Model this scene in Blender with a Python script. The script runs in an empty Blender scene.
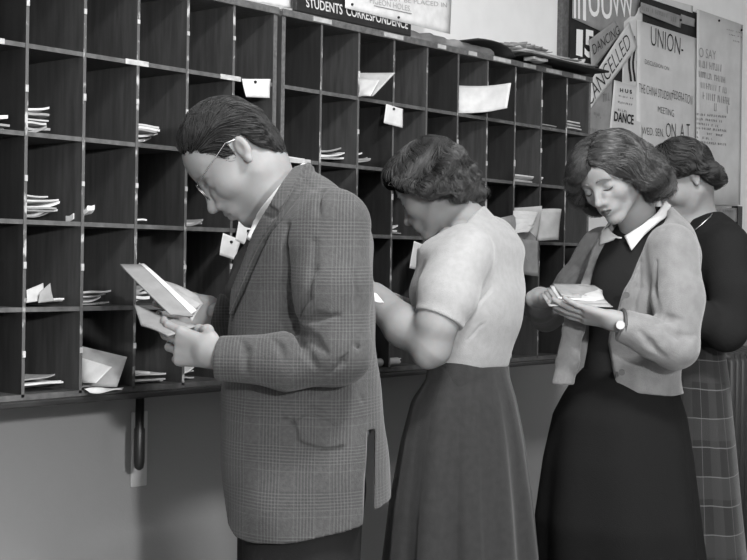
import bpy, math, random
import numpy as np
import openvdb as vdb
from mathutils import Vector, Matrix
random.seed(7)
C = bpy.context.scene.collection

# ------------------------------------------------------------------ camera maths
F, TH, D, CAMZ = 1350.0, math.radians(40.19), 2.356, 1.36
S_, C_ = math.sin(TH), math.cos(TH)
PITCH, ROLL = math.atan(15.25/F), 0.016

def ray(px, py):
    """direction (right, forward, up) through a pixel, forward = 1"""
    dx, dy = px-373.5, py-280.0
    x = dx*math.cos(ROLL)+dy*math.sin(ROLL); y = -dx*math.sin(ROLL)+dy*math.cos(ROLL)
    x, z = x/F, -y/F
    yy = math.cos(PITCH)+z*math.sin(PITCH); zz = z*math.cos(PITCH)-math.sin(PITCH)
    return x/yy, 1.0, zz/yy
def cf(px, py, Y):
    """figure frame: X right, Y away from the lens, Z height over the floor"""
    r = ray(px, py); return np.array([r[0]*Y, Y, r[2]*Y+CAMZ])
def c2w(p):
    return Vector((C_*p[1]+S_*p[0], -D+S_*p[1]-C_*p[0], p[2]))
def onplane(px, py, yw):
    r = ray(px, py); d = (C_*1+S_*r[0], S_*1-C_*r[0], r[2])
    t = (yw+D)/d[1]; return Vector((d[0]*t, yw, CAMZ+d[2]*t))
YAW = -math.atan2(C_, S_)

cam = bpy.data.cameras.new('camera'); camo = bpy.data.objects.new('camera', cam); C.objects.link(camo)
cam.sensor_fit = 'HORIZONTAL'; cam.sensor_width = 36; cam.lens = 36*F/747.0; cam.clip_start = .05
cp, sp = math.cos(PITCH), math.sin(PITCH)
fw = Vector((C_*cp, S_*cp, -sp)); rt = Vector((S_, -C_, 0)); up = rt.cross(fw)
r2 = rt*math.cos(ROLL)+up*math.sin(ROLL); u2 = up*math.cos(ROLL)-rt*math.sin(ROLL)
M = Matrix((r2, u2, -fw)).transposed().to_4x4(); M.translation = Vector((0, -D, CAMZ)); camo.matrix_world = M
bpy.context.scene.camera = camo

# ------------------------------------------------------------------ materials
def lin(g):
    g = g/255.0
    return g/12.92 if g <= .04045 else ((g+.055)/1.055)**2.4
def mat(name, g, rough=.7, spec=.3, noise=None, bump=None, sheen=0, metal=0, streak=None):
    m = bpy.data.materials.new(name); m.use_nodes = True; nt = m.node_tree; N = nt.nodes; L = nt.links
    b = N['Principled BSDF']; v = lin(g); b.inputs['Base Color'].default_value = (v, v, v, 1)
    b.inputs['Roughness'].default_value = rough; b.inputs['Specular IOR Level'].default_value = spec
    b.inputs['Metallic'].default_value = metal
    if sheen: b.inputs['Sheen Weight'].default_value = sheen
    tc = N.new('ShaderNodeTexCoord')
    if noise or streak:
        sc, g2 = (noise or streak)[:2]
        n = N.new('ShaderNodeTexNoise'); n.inputs['Scale'].default_value = sc; n.inputs['Detail'].default_value = 6
        if streak:
            mp = N.new('ShaderNodeMapping'); mp.inputs['Scale'].default_value = streak[2]
            L.new(tc.outputs['Object'], mp.inputs[0]); L.new(mp.outputs[0], n.inputs['Vector'])
        else: L.new(tc.outputs['Object'], n.inputs['Vector'])
        rp = N.new('ShaderNodeValToRGB'); w = lin(g2)
        rp.color_ramp.elements[0].position = .35; rp.color_ramp.elements[1].position = .65
        rp.color_ramp.elements[0].color = (v, v, v, 1); rp.color_ramp.elements[1].color = (w, w, w, 1)
        L.new(n.outputs['Fac'], rp.inputs[0]); L.new(rp.outputs[0], b.inputs['Base Color'])
    if bump:
        n = N.new('ShaderNodeTexNoise'); n.inputs['Scale'].default_value = bump[0]; n.inputs['Detail'].default_value = 3
        L.new(tc.outputs['Object'], n.inputs['Vector'])
        bp = N.new('ShaderNodeBump'); bp.inputs['Strength'].default_value = bump[1]; bp.inputs['Distance'].default_value = bump[2] if len(bump) > 2 else .002
        L.new(n.outputs['Fac'], bp.inputs['Height']); L.new(bp.outputs[0], b.inputs['Normal'])
    return m
def plaid(name, g, lines, coord='Object', base_noise=None, bump=(400, .4), sheen=.1):
    """lines: list of (axis, period, width, offset, target grey, strength)"""
    m = mat(name, g, .95, .15, noise=base_noise, bump=bump, sheen=sheen); nt = m.node_tree; N = nt.nodes; L = nt.links
    b = N['Principled BSDF']; tc = [n for n in N if n.type == 'TEX_COORD'][0]
    sx = N.new('ShaderNodeSeparateXYZ')
    wn = N.new('ShaderNodeTexNoise'); wn.inputs['Scale'].default_value = 5; L.new(tc.outputs[coord], wn.inputs['Vector'])
    vm = N.new('ShaderNodeVectorMath'); vm.operation = 'MULTIPLY_ADD'; vm.inputs[1].default_value = (.012, .012, .012)
    L.new(wn.outputs['Color'], vm.inputs[0]); L.new(tc.outputs[coord], vm.inputs[2]); L.new(vm.outputs[0], sx.inputs[0])
    cur = b.inputs['Base Color'].links[0].from_socket if b.inputs['Base Color'].links else None
    for ax, per, wid, off, g2, st, *gate in lines:
        a = N.new('ShaderNodeMath'); a.operation = 'MULTIPLY_ADD'; a.inputs[1].default_value = 1/per; a.inputs[2].default_value = off
        L.new(sx.outputs[ax], a.inputs[0])
        fr = N.new('ShaderNodeMath'); fr.operation = 'FRACT'; L.new(a.outputs[0], fr.inputs[0])
        sb = N.new('ShaderNodeMath'); sb.operation = 'SUBTRACT'; sb.inputs[1].default_value = .5; L.new(fr.outputs[0], sb.inputs[0])
        ab = N.new('ShaderNodeMath'); ab.operation = 'ABSOLUTE'; L.new(sb.outputs[0], ab.inputs[0])
        lt = N.new('ShaderNodeMath'); lt.operation = 'LESS_THAN'; lt.inputs[1].default_value = wid/per/2; L.new(ab.outputs[0], lt.inputs[0])
        ml = N.new('ShaderNodeMath'); ml.operation = 'MULTIPLY'; ml.inputs[1].default_value = st; L.new(lt.outputs[0], ml.inputs[0])
        if gate:
            gp, gw, go = gate; q = []
            for op, v1, v2 in (('MULTIPLY_ADD', 1/gp, go), ('FRACT', 0, 0), ('SUBTRACT', .5, 0), ('ABSOLUTE', 0, 0), ('LESS_THAN', gw/gp/2, 0)):
                t = N.new('ShaderNodeMath'); t.operation = op; t.inputs[1].default_value = v1; t.inputs[2].default_value = v2
                L.new(q[-1].outputs[0] if q else sx.outputs[ax], t.inputs[0]); q.append(t)
            m2 = N.new('ShaderNodeMath'); m2.operation = 'MULTIPLY'; L.new(ml.outputs[0], m2.inputs[0]); L.new(q[-1].outputs[0], m2.inputs[1]); ml = m2
        mx = N.new('ShaderNodeMixRGB'); w = lin(g2); mx.inputs[2].default_value = (w, w, w, 1)
        if cur is None: v = lin(g); mx.inputs[1].default_value = (v, v, v, 1)
        else: L.new(cur, mx.inputs[1])
        L.new(ml.outputs[0], mx.inputs[0]); cur = mx.outputs[0]
    L.new(cur, b.inputs['Base Color']); return m

MT = {}
MT['wall'] = mat('painted plaster wall', 226, .85, .2, noise=(9, 232), bump=(160, .25, .002))
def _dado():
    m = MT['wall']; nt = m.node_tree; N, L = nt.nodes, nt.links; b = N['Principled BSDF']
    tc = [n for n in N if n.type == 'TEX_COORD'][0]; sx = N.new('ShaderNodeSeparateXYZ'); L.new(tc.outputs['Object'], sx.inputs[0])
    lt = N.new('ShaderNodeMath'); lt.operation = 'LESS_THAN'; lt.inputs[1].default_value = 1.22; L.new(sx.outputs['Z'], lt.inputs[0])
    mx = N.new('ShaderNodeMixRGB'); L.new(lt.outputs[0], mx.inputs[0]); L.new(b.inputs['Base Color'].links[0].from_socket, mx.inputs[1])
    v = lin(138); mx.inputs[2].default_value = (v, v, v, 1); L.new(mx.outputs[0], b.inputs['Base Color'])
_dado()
MT['floor'] = mat('brown linoleum floor', 88, .5, .4, noise=(4, 100))
MT['ceil'] = mat('white ceiling', 215, .9)
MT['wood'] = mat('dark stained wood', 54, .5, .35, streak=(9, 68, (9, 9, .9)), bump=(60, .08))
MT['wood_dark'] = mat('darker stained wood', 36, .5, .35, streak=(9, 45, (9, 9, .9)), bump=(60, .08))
MT['wood_mid'] = mat('worn varnished wood', 74, .5, .4, streak=(14, 96, (6, 6, 6)), bump=(60, .15))
MT['counter'] = mat('black counter wood', 38, .4, .4, streak=(12, 50, (1, 8, 8)))
MT['edge'] = mat('chipped paint edge', 80, .6, .3, streak=(45, 165, (1, 1, .55)))
e = MT['edge'].node_tree.nodes
for n in e:
    if n.type == 'VALTORGB': n.color_ramp.elements[0].position = .55; n.color_ramp.elements[1].position = .64
MT['edge_h'] = mat('worn shelf edge', 70, .6, .3, noise=(40, 90))
MT['paper'] = mat('white paper', 205, .75, .2, noise=(30, 190), bump=(60, .15))
MT['paper2'] = mat('cream paper', 180, .75, .2, noise=(30, 164), bump=(60, .15))
MT['paper3'] = mat('buff paper', 140, .75, .2, noise=(30, 126), bump=(60, .15))
MT['label'] = mat('label paper', 178, .75, .2, noise=(60, 150))
MT['paper4'] = mat('grey envelope paper', 122, .75, .2, noise=(30, 112), bump=(60, .15))
MT['poster'] = mat('poster paper', 205, .8, .2, noise=(7, 190), bump=(25, .2))
MT['poster2'] = mat('grey poster paper', 150, .8, .2, noise=(14, 132), bump=(25, .2))
MT['ink'] = mat('black ink', 35, .7, .2)
MT['ink2'] = mat('faded ink', 120, .7, .2)
MT['ink3'] = mat('pale ink', 150, .7, .2)
MT['board'] = mat('black notice board', 34, .7, .2, noise=(20, 44))
MT['white'] = mat('white paint', 232, .6)
MT['sign'] = mat('black painted sign', 30, .45, .4)
MT['signletter'] = mat('cream sign paint', 190, .6)
MT['skin'] = mat('skin', 120, .6, .25, noise=(18, 128), bump=(220, .05))
MT['skin'].node_tree.nodes['Principled BSDF'].inputs['Subsurface Weight'].default_value = .08
MT['lips'] = mat('lipstick', 58, .4, .5)
MT['lipman'] = mat('man lips', 118, .45, .4)
MT['hair_man'] = mat('dark brown hair', 32, .5, .28, noise=(40, 48))
MT['hair_a'] = mat('brown hair', 48, .45, .45, noise=(40, 70))
MT['hair_b'] = mat('auburn hair', 46, .42, .5, noise=(40, 64))
MT['hair_c'] = mat('black brown hair', 36, .45, .4, noise=(40, 58))
MT['scalp'] = mat('under hair', 26, 1, 0)
MT['shirt'] = mat('white shirt cotton', 198, .8, .2, bump=(200, .1))
MT['tie'] = mat('dark tie', 45, .7)
MT['trousers'] = mat('black trousers cloth', 30, .95, .1, bump=(300, .3))
MT['tweed'] = plaid('glen check tweed', 66, [
    (0, .0060, .0030, 0, 50, .45, .066, .034, .2), (2, .0060, .0030, 0, 50, .45, .082, .036, .1),
    (0, .0060, .0018, .5, 84, .35, .066, .034, .2), (2, .0060, .0018, .5, 84, .35, .082, .036, .1),
    (0, .066, .0018, .52, 88, .25), (2, .082, .0018, .45, 88, .25)], base_noise=(150, 58), bump=(300, .5))
MT['knit_white'] = mat('pale wool jersey', 143, .95, .15, noise=(60, 135), bump=(420, .5), sheen=.25)
MT['knit_grey'] = mat('grey wool cardigan', 112, .95, .15, noise=(40, 102), bump=(380, .6), sheen=.25)
MT['knit_black'] = mat('black wool', 30, .95, .1, bump=(380, .4))
MT['skirt_grey'] = mat('charcoal skirt wool', 46, .95, .12, noise=(60, 41), bump=(380, .4), sheen=.1)
MT['skirt_black'] = mat('black skirt wool', 22, .95, .1, bump=(380, .4))
MT['skirt_plaid'] = plaid('tartan skirt wool', 38, [
    (0, .16, .055, 0, 52, .6), (1, .15, .055, .2, 52, .6), (0, .16, .0028, .5, 100, .5), (1, .075, .0028, .5, 104, .55)], coord='UV', bump=(380, .3))
MT['metal'] = mat('steel', 190, .25, .5, metal=1)
MT['watch'] = mat('watch dial', 165, .5, .3)
MT['strap'] = mat('watch strap', 60, .5)
MT['radiator'] = mat('dark radiator paint', 58, .45, .4)
MT['button'] = mat('button', 70, .4)
MT['shoe'] = mat('black shoe leather', 30, .35, .5)
MT['iron'] = mat('black iron', 32, .4, .4)
MT['plate'] = mat('painted plate', 180, .7, .2)
MT['brow'] = mat('eyebrow', 92, .8)
MT['dark'] = mat('eyelash and brow', 48, .7)

# ------------------------------------------------------------------ mesh helpers
def mesh_obj(name, verts, faces, m, parent=None, smooth=False, uvs=None, mats=None):
    me = bpy.data.meshes.new(name); me.from_pydata([tuple(map(float, v)) for v in verts], [], faces)
    for mm in (m if isinstance(m, list) else [m]): me.materials.append(mm)
    if smooth: me.polygons.foreach_set('use_smooth', [True]*len(me.polygons))
    if mats is not None: me.polygons.foreach_set('material_index', mats)
    if uvs is not None:
        ul = me.uv_layers.new(name='UVMap')
        lv = np.zeros(len(me.loops), dtype=np.int32); me.loops.foreach_get('vertex_index', lv)
        ul.data.foreach_set('uv', np.asarray(uvs, dtype=np.float32)[lv].ravel())
    me.validate(); me.update()
    o = bpy.data.objects.new(name, me); C.objects.link(o)
    if parent: o.parent = parent
    return o
def thing(o, label, cat, group=None):
    o['label'] = label; o['category'] = cat
    if group: o['group'] = group
    return o
def empty(name, label, cat, loc=(0, 0, 0), rz=0, group=None):
    o = bpy.data.objects.new(name, None); C.objects.link(o); o.location = loc; o.rotation_euler = (0, 0, rz)
    return thing(o, label, cat, group)
def struct(o):
    o['kind'] = 'structure'; return o
class MB:
    def __init__(s): s.v = []; s.f = []; s.m = []
    def add(s, v, f, mi=0):
        b = len(s.v); s.v += [tuple(x) for x in v]; s.f += [tuple(i+b for i in q) for q in f]; s.m += [mi]*len(f)
    def box(s, x0, x1, y0, y1, z0, z1, mi=0, bev=0, front=None):
        v = [(x0, y0, z0), (x1, y0, z0), (x1, y1, z0), (x0, y1, z0), (x0, y0, z1), (x1, y0, z1), (x1, y1, z1), (x0, y1, z1)]
        f = [(0, 3, 2, 1), (4, 5, 6, 7), (0, 1, 5, 4), (1, 2, 6, 5), (2, 3, 7, 6), (3, 0, 4, 7)]
        s.add(v, f, mi)
        if front is not None: s.m[-4] = front
    def tube(s, pts, rs, n=10, mi=0, cap=True):
        pts = [Vector(p) for p in pts]; rings = []
        rs = rs if hasattr(rs, '__len__') else [rs]*len(pts)
        prev = None
        for i, p in enumerate(pts):
            t = (pts[min(i+1, len(pts)-1)]-pts[max(i-1, 0)]).normalized()
            a = prev-t*prev.dot(t) if prev is not None else (t.cross(Vector((0, 0, 1))) if abs(t.z) < .9 else t.cross(Vector((1, 0, 0))))
            a.normalize(); prev = a; b = t.cross(a)
            rings.append([p+(a*math.cos(2*math.pi*k/n)+b*math.sin(2*math.pi*k/n))*rs[i] for k in range(n)])
        v = [q for r in rings for q in r]; f = []
        for i in range(len(pts)-1):
            for k in range(n): f.append((i*n+k, i*n+(k+1) % n, (i+1)*n+(k+1) % n, (i+1)*n+k))
        if cap: f.append(tuple(reversed(range(n)))); f.append(tuple(range((len(pts)-1)*n, len(pts)*n)))
        s.add(v, f, mi)
    def build(s, name, m, parent=None, smooth=False):
        return mesh_obj(name, s.v, s.f, m, parent, smooth, mats=s.m)
def bevel(o, w=.002, seg=2):
    md = o.modifiers.new('bevel', 'BEVEL'); md.width = w; md.segments = seg; md.limit_method = 'ANGLE'; return o

# ------------------------------------------------------------------ implicit-surface modelling
class Field:
    def __init__(s, lo, hi, h):
        s.lo = np.array(lo, float); s.h = h
        s.n = [int(math.ceil((hi[i]-lo[i])/h))+1 for i in range(3)]
        s.ax = [(s.lo[i]+h*np.arange(s.n[i])).astype(np.float32) for i in range(3)]
        s.d = np.full(s.n, .5, np.float32)
    def sl(s, lo, hi):
        r = []
        for i in range(3):
            a = max(0, int((lo[i]-s.lo[i])/s.h)); b = min(s.n[i], int((hi[i]-s.lo[i])/s.h)+2)
            if b <= a: return None
            r.append(slice(a, b))
        return tuple(r)
    def P(s, q):
        return s.ax[0][q[0]][:, None, None], s.ax[1][q[1]][None, :, None], s.ax[2][q[2]][None, None, :]
    def mix(s, q, d, k, sub=False):
        o = s.d[q]
        if sub: d = -d
        if k <= 0: s.d[q] = np.maximum(o, d) if sub else np.minimum(o, d); return
        if sub:
            h = np.clip(.5-.5*(d-o)/k, 0, 1); s.d[q] = d*(1-h)+o*h+k*h*(1-h)
        else:
            h = np.clip(.5+.5*(d-o)/k, 0, 1); s.d[q] = d*(1-h)+o*h-k*h*(1-h)
    def cap(s, a, b, ra, rb=None, k=.01, sub=False):
        a = np.array(a, float); b = np.array(b, float); rb = ra if rb is None else rb
        m = max(ra, rb)+k+3*s.h; q = s.sl(np.minimum(a, b)-m, np.maximum(a, b)+m)
        if q is None: return
        X, Y, Z = s.P(q); v = b-a; L2 = float(v@v)+1e-12
        t = np.clip(((X-a[0])*v[0]+(Y-a[1])*v[1]+(Z-a[2])*v[2])/L2, 0, 1)
        d = np.sqrt((X-a[0]-t*v[0])**2+(Y-a[1]-t*v[1])**2+(Z-a[2]-t*v[2])**2)-(ra+(rb-ra)*t)
        s.mix(q, d.astype(np.float32), k, sub)
    def chain(s, pts, rs, k=.01, sub=False):
        for i in range(len(pts)-1): s.cap(pts[i], pts[i+1], rs[i], rs[i+1], k, sub)
    def ell(s, c, r, R=None, k=.01, sub=False):
        c = np.array(c, float); R = np.eye(3) if R is None else R; m = max(r)+k+3*s.h
        q = s.sl(c-m, c+m)
        if q is None: return
        X, Y, Z = s.P(q); x, y, z = X-c[0], Y-c[1], Z-c[2]
        l = [(x*R[0, i]+y*R[1, i]+z*R[2, i]) for i in range(3)]
        k0 = np.sqrt(sum((l[i]/r[i])**2 for i in range(3))); k1 = np.sqrt(sum((l[i]/r[i]**2)**2 for i in range(3)))+1e-9
        s.mix(q, (k0*(k0-1)/k1).astype(np.float32), k, sub)
    def loft(s, secs, k=.01, sub=False, ex=2.4):
        """secs: rows (z, cx, cy, a, b, yaw) rising in z; a along lateral, b along facing"""
        A = np.array(sorted(secs)); zs = A[:, 0]
        q = s.sl((A[:, 1].min()-A[:, 3:5].max()-.05, A[:, 2].min()-A[:, 3:5].max()-.05, zs[0]-.03), (A[:, 1].max()+A[:, 3:5].max()+.05, A[:, 2].max()+A[:, 3:5].max()+.05, zs[-1]+.03))
        X, Y, Z = s.P(q); z = s.ax[2][q[2]]
        def smooth_interp(col):
            zz = np.clip(z, zs[0], zs[-1]); out = np.zeros_like(zz)
            m = np.gradient(col, zs); i = np.clip(np.searchsorted(zs, zz)-1, 0, len(zs)-2)
            hh = zs[i+1]-zs[i]; t = (zz-zs[i])/hh
            out = (2*t**3-3*t**2+1)*col[i]+(t**3-2*t**2+t)*hh*m[i]+(-2*t**3+3*t**2)*col[i+1]+(t**3-t**2)*hh*m[i+1]
            return out[None, None, :].astype(np.float32)
        cx, cy, a, b, w = [smooth_interp(A[:, j]) for j in range(1, 6)]
        dx, dy = X-cx, Y-cy
        f = np.abs(-dx*np.cos(w)-dy*np.sin(w))/b; l = np.abs(dx*np.sin(w)-dy*np.cos(w))/a
        n = (f**ex+l**ex)**(1/ex); d = (n-1)*np.minimum(a, b)*.9
        dz = np.maximum(zs[0]-Z, Z-zs[-1]); d = np.maximum(d, dz)
        s.mix(q, d.astype(np.float32), k, sub)
    def mesh(s, base, iso=0.0):
        g = vdb.FloatGrid(.5); d = s.d.copy()
        d[0], d[-1] = .5, .5; d[:, 0], d[:, -1] = .5, .5; d[:, :, 0], d[:, :, -1] = .5, .5
        g.copyFromArray(np.clip(d, -.5, .5)); p, t, qd = g.convertToPolygons(iso, 0.0)
        p = np.asarray(p)*s.h+s.lo-np.array(base)
        return p, [tuple(map(int, x[::-1])) for x in np.asarray(t)]+[tuple(map(int, x[::-1])) for x in np.asarray(qd)]

def frame(yaw, pitch, roll=0):
    y, p, r = map(math.radians, (yaw, pitch, roll))
    f = np.array([-math.cos(y)*math.cos(p), -math.sin(y)*math.cos(p), -math.sin(p)])
    l = np.array([math.sin(y), -math.cos(y), 0.]); u = np.cross(f, l)
    l2 = l*math.cos(r)+u*math.sin(r); u2 = np.cross(f, l2)
    return np.stack([f, l2, u2], 1)     # columns: forward, left, up

class Head:
    def __init__(s, org, R, sc): s.o = np.array(org); s.R = R; s.s = sc
    def __call__(s, x, y, z): return s.o+s.R@(np.array([x, y, z])*s.s)
    def loc(s, P):
        X, Y, Z = P; a = [X-s.o[0], Y-s.o[1], Z-s.o[2]]
        return [(a[0]*s.R[0, i]+a[1]*s.R[1, i]+a[2]*s.R[2, i])/s.s for i in range(3)]

def head_sdf(G, H, female=True):
    k, R = H.s, H.R
    def E(c, r, kk=.015, sub=False): G.ell(H(*c), [v*k for v in r], R, kk*k, sub)
    def K(a, b, r1, r2=None, kk=.01, sub=False): G.cap(H(*a), H(*b), r1*k, (r1 if r2 is None else r2)*k, kk*k, sub)
    E((-.004 if female else .010, 0, .030), (.090 if female else .084, .075, .084 if female else .078))
    E((.022, 0, -.030), (.064, .060, .070), .03)
    E((.048, 0, .035), (.040, .055, .045), .03)
    for sgn in (-1, 1):
        K((-.004, sgn*.052, -.050), (.058, sgn*.016, -.100), .014 if not female else .012, .012, .025)
        E((.050, sgn*.040, -.028), (.026, .022, .022), .025)
        K((.083, sgn*.010, .017), (.070, sgn*.046, .018), .008 if not female else .006, .006, .014)
        E((.094, sgn*.033, -.004), (.018, .018, .013), .014, True)
        E((.0725, sgn*.032, -.004), (.0130, .0160, .0120), .008)
        E((.094, sgn*.0115, -.043), (.010, .0075, .007), .006); E((.080, sgn*.016, -.030), (.014, .013, .020), .014)
        # ear
        Q = R@np.array(Matrix.Rotation(math.radians(-sgn*22), 3, 'Z'))@np.array(Matrix.Rotation(math.radians(-12), 3, 'Y'))
        G.ell(H(-.012, sgn*.078, -.002), [v*k for v in (.0140, .0062, .0245)], Q, .006*k)
        G.ell(H(-.007, sgn*.086, .002), [v*k for v in (.008, .0055, .0145)], Q, .004*k, True)
        G.ell(H(-.006, sgn*.079, -.024), [v*k for v in (.007, .0055, .008)], Q, .006*k)
    K((.086, 0, .010), (.108, 0, -.034), .0065, .0085, .012)
    E((.109, 0, -.038), (.0105, .0095, .009), .008)
    E((.074, 0, -.066), (.024, .030, .022), .02)
    E((.071, 0, -.101), (.017, .019, .014), .02)
    K((.0955, 0, -.0625), (.086, .020, -.067), .0052, .003, .006); K((.0955, 0, -.0625), (.086, -.020, -.067), .0052, .003, .006)
    K((.093, 0, -.0735), (.085, .017, -.0695), .0060, .003, .006); K((.093, 0, -.0735), (.085, -.017, -.0695), .0060, .003, .006)
    K((.103, 0, -.068), (.088, .022, -.0685), .0013, .001, .003, True); K((.103, 0, -.068), (.088, -.022, -.0685), .0013, .001, .003, True)

def hand_sdf(G, W, d, n, s, curls, thumb, sc=1.0, spread=.06, kk=.006):
    """W wrist, d towards the fingers, n palm side, s thumb side; curls: four triples of degrees"""
    nv = lambda v: np.array(v, float)/np.linalg.norm(v)
    W = np.array(W, float); d = nv(d); n = nv(np.array(n)-d*np.dot(n, d)); s0 = np.cross(d, n); s = s0 if np.dot(s0, s) > 0 else -s0
    for o, r0, r1 in ((.024, .015, .0125), (.008, .016, .013), (-.010, .0155, .0125), (-.026, .014, .0115)):
        G.cap(W+s*o*.55*sc, W+d*.088*sc+s*o*1.15*sc, r0*sc, r1*sc, .012*sc)
    G.cap(W-d*.03*sc, W+d*.02*sc, .024*sc, .025*sc, .015)
    tips = []
    L = [(.026, .088, (.040, .026, .021), .0092), (.009, .094, (.045, .030, .022), .0096), (-.010, .090, (.041, .028, .021), .0090), (-.028, .080, (.033, .021, .018), .0080)]
    for j, (o, b, seg, r) in enumerate(L):
        p = W+d*b*sc+s*o*1.12*sc; ang = 0; dd = nv(d+s*spread*(1.5-j)); q = [p]; rr = [r*1.08*sc]
        for i in range(3):
            ang += math.radians(curls[j][i]); v = dd*math.cos(ang)+n*math.sin(ang); p = p+v*seg[i]*sc; q.append(p); rr.append(r*sc*(.97-.09*i))
        G.chain(q, rr, kk*sc*.6); tips.append(p)
    p = W+d*.022*sc+s*.026*sc+n*.008*sc; q = [p]
    for i, (v, l) in enumerate(zip(thumb, (.044, .033, .026))):
        vv = nv(d*v[0]+s*v[1]+n*v[2]); p = p+vv*l*sc; q.append(p)
    G.chain(q, [.015*sc, .0115*sc, .0105*sc, .0085*sc], .01*sc)
    return tips

def sample(G, P):
    q = (P-G.lo)/G.h; i = np.clip(q.astype(int), 0, np.array(G.n)-2); f = np.clip(q-i, 0, 1); out = 0
    for dx in (0, 1):
        for dy in (0, 1):
            for dz in (0, 1):
                out = out+G.d[i[:, 0]+dx, i[:, 1]+dy, i[:, 2]+dz]*np.abs(1-dx-f[:, 0])*np.abs(1-dy-f[:, 1])*np.abs(1-dz-f[:, 2])
    return out
def grad(G, P):
    e = G.h*1.5; g = np.stack([sample(G, P+np.eye(3)[a]*e)-sample(G, P-np.eye(3)[a]*e) for a in range(3)], 1)
    return g/(np.linalg.norm(g, axis=1, keepdims=True)+1e-9)
def hit(G, pts, off=0.0):
    """first points of the surface met along the lines of sight to the given picture points"""
    out = []
    for px, py in pts:
        Ys = np.arange(G.lo[1], G.lo[1]+G.n[1]*G.h, .002); P = np.stack([cf(px, py, y) for y in Ys]); v = sample(G, P)
        ok = ((P > G.lo).all(1)) & (P < G.lo+np.array(G.n)*G.h-G.h).all(1) & (v < off); i = int(np.argmax(ok)) if ok.any() else int(np.argmin(np.where((P > G.lo).all(1), v, 9))); out.append(P[i])
    return np.array(out)
def surf(G, pts, off):
    P = np.array(pts, float)
    for _ in range(8): P = P+grad(G, P)*(off-sample(G, P))[:, None]*.8
    return P
def strands(G, H, base, n, length, dirfn, lift=.003, lift_var=.003, wave=0.0, wavek=90, seg=12, r=.0006, seed=0, start=None, tipfly=0.0, clump=.5, keep=None):
    """hair laid along the surface of the field: verts, faces (three-sided tubes); dirfn in head coordinates"""
    rng = np.random.default_rng(seed); p, _ = G.mesh(np.zeros(3)); L = (p-H.o)@H.R/H.s
    if start is not None: p = p[start(L)]; L = L[start(L)]
    P = p[rng.integers(0, len(p), n)]+rng.normal(0, .0015, (n, 3)); ln = length*rng.uniform(.6, 1.15, n); step = (ln/seg)[:, None]
    off = lift+lift_var*rng.random(n)**1.5; pts = [P]; s = np.zeros(n); cl = None
    for k in range(seg):
        Lc = (P-H.o)@H.R/H.s; nr = grad(G, P); d = dirfn(Lc)@H.R.T
        d = d-nr*np.sum(d*nr, 1, keepdims=True); d /= np.linalg.norm(d, axis=1, keepdims=True)+1e-9
        sd = np.cross(nr, d); ph = Lc[:, 0]*25+Lc[:, 1]*31+Lc[:, 2]*wavek
        d = d+sd*(wave*np.sin(ph)+.12*np.sin(Lc@np.array([71., 83., 59.])*1.3))[:, None]+rng.normal(0, .03, (n, 3))
        t = (k+1)/seg; P = P+d*step; sdv = sample(G, P); tgt = off*(.3+.7*min(1, k/3))+tipfly*t*t*rng.random(n)+.0015*np.sin(ph*1.7)*wave
        P = P+nr*np.clip(tgt-sdv, -.004, .004)[:, None]; pts.append(P)
    A = np.stack(pts, 1)                     # n, seg+1, 3
    if keep is not None:
        m = keep((A[:, -1]-H.o)@H.R/H.s); A = A[m]; n = len(A)
    T = np.gradient(A, axis=1); T /= np.linalg.norm(T, axis=2, keepdims=True)+1e-9
    ref = np.array([.3, .5, .81]); U = np.cross(T, ref); U /= np.linalg.norm(U, axis=2, keepdims=True)+1e-9; W = np.cross(T, U)
    rr = (r*(1-.75*(np.linspace(0, 1, seg+1)**3)))[None, :, None]; V = []
    for a in (0, 2.094, 4.189): V.append(A+(U*math.cos(a)+W*math.sin(a))*rr)
    V = np.stack(V, 2).reshape(-1, 3)-np.array(base); m = seg+1
    i0 = (np.arange(n)[:, None, None]*m+np.arange(seg)[None, :, None])*3; k0 = np.arange(3)[None, None, :]; k1 = (k0+1) % 3
    Q = np.stack([i0+k0, i0+k1, i0+3+k1, i0+3+k0], -1).reshape(-1, 4)
    return V, Q
def hair_obj(G, base, parts, m, par):
    p, f = G.mesh(base); V = [p]; Fc = list(f); b = len(p); mi = [1]*len(f)
    for v, q in parts: V.append(v); Fc += (q+b).tolist(); b += len(v); mi += [0]*len(q)
    o = mesh_obj('hair', np.concatenate(V), Fc, [m, MT['scalp']], par, True, mats=mi); return o
def hair_strands(G, H, cen, rad, n, el0, elend, rr, wave=.0, twist=0, seed=1, layers=3, curl=0.0, nseg=7, az0=0, crown=(0, 0), k=.004):
    """locks from the crown down over an ellipsoid; elend(az) -> (elevation in degrees, extra radius)"""
    rnd = random.Random(seed)
    for L in range(layers):
        for i in range(n):
            az = math.radians(az0)+2*math.pi*(i+rnd.random()*.8)/n; fin, ex = elend(math.degrees((az+math.pi) % (2*math.pi)-math.pi))
            fin = fin+(90-fin)*.28*L/layers+rnd.uniform(-5, 5); ph = rnd.random()*6; pts = []; rs = []
            for j in range(nseg+1):
                t = j/nseg; e = math.radians(el0+(fin-el0)*t); a = az+math.radians(twist)*t+wave*math.sin(ph+t*7)*t
                g = 1+ex*t+curl*math.sin(t*9+ph)*.05-(.10*L/layers)*0+rnd.uniform(-.008, .008)
                x = cen[0]+crown[0]*(1-t)+rad[0]*g*math.cos(e)*math.cos(a)
                y = cen[1]+crown[1]*(1-t)+rad[1]*g*math.cos(e)*math.sin(a)
                z = cen[2]+rad[2]*g*math.sin(e)
                pts.append(H(x, y, z)); rs.append(rr*H.s*(.75+.35*math.sin(math.pi*min(1, t*1.05)))*(1-.45*(t > .93)))
            G.chain(pts, rs, k)

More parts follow.
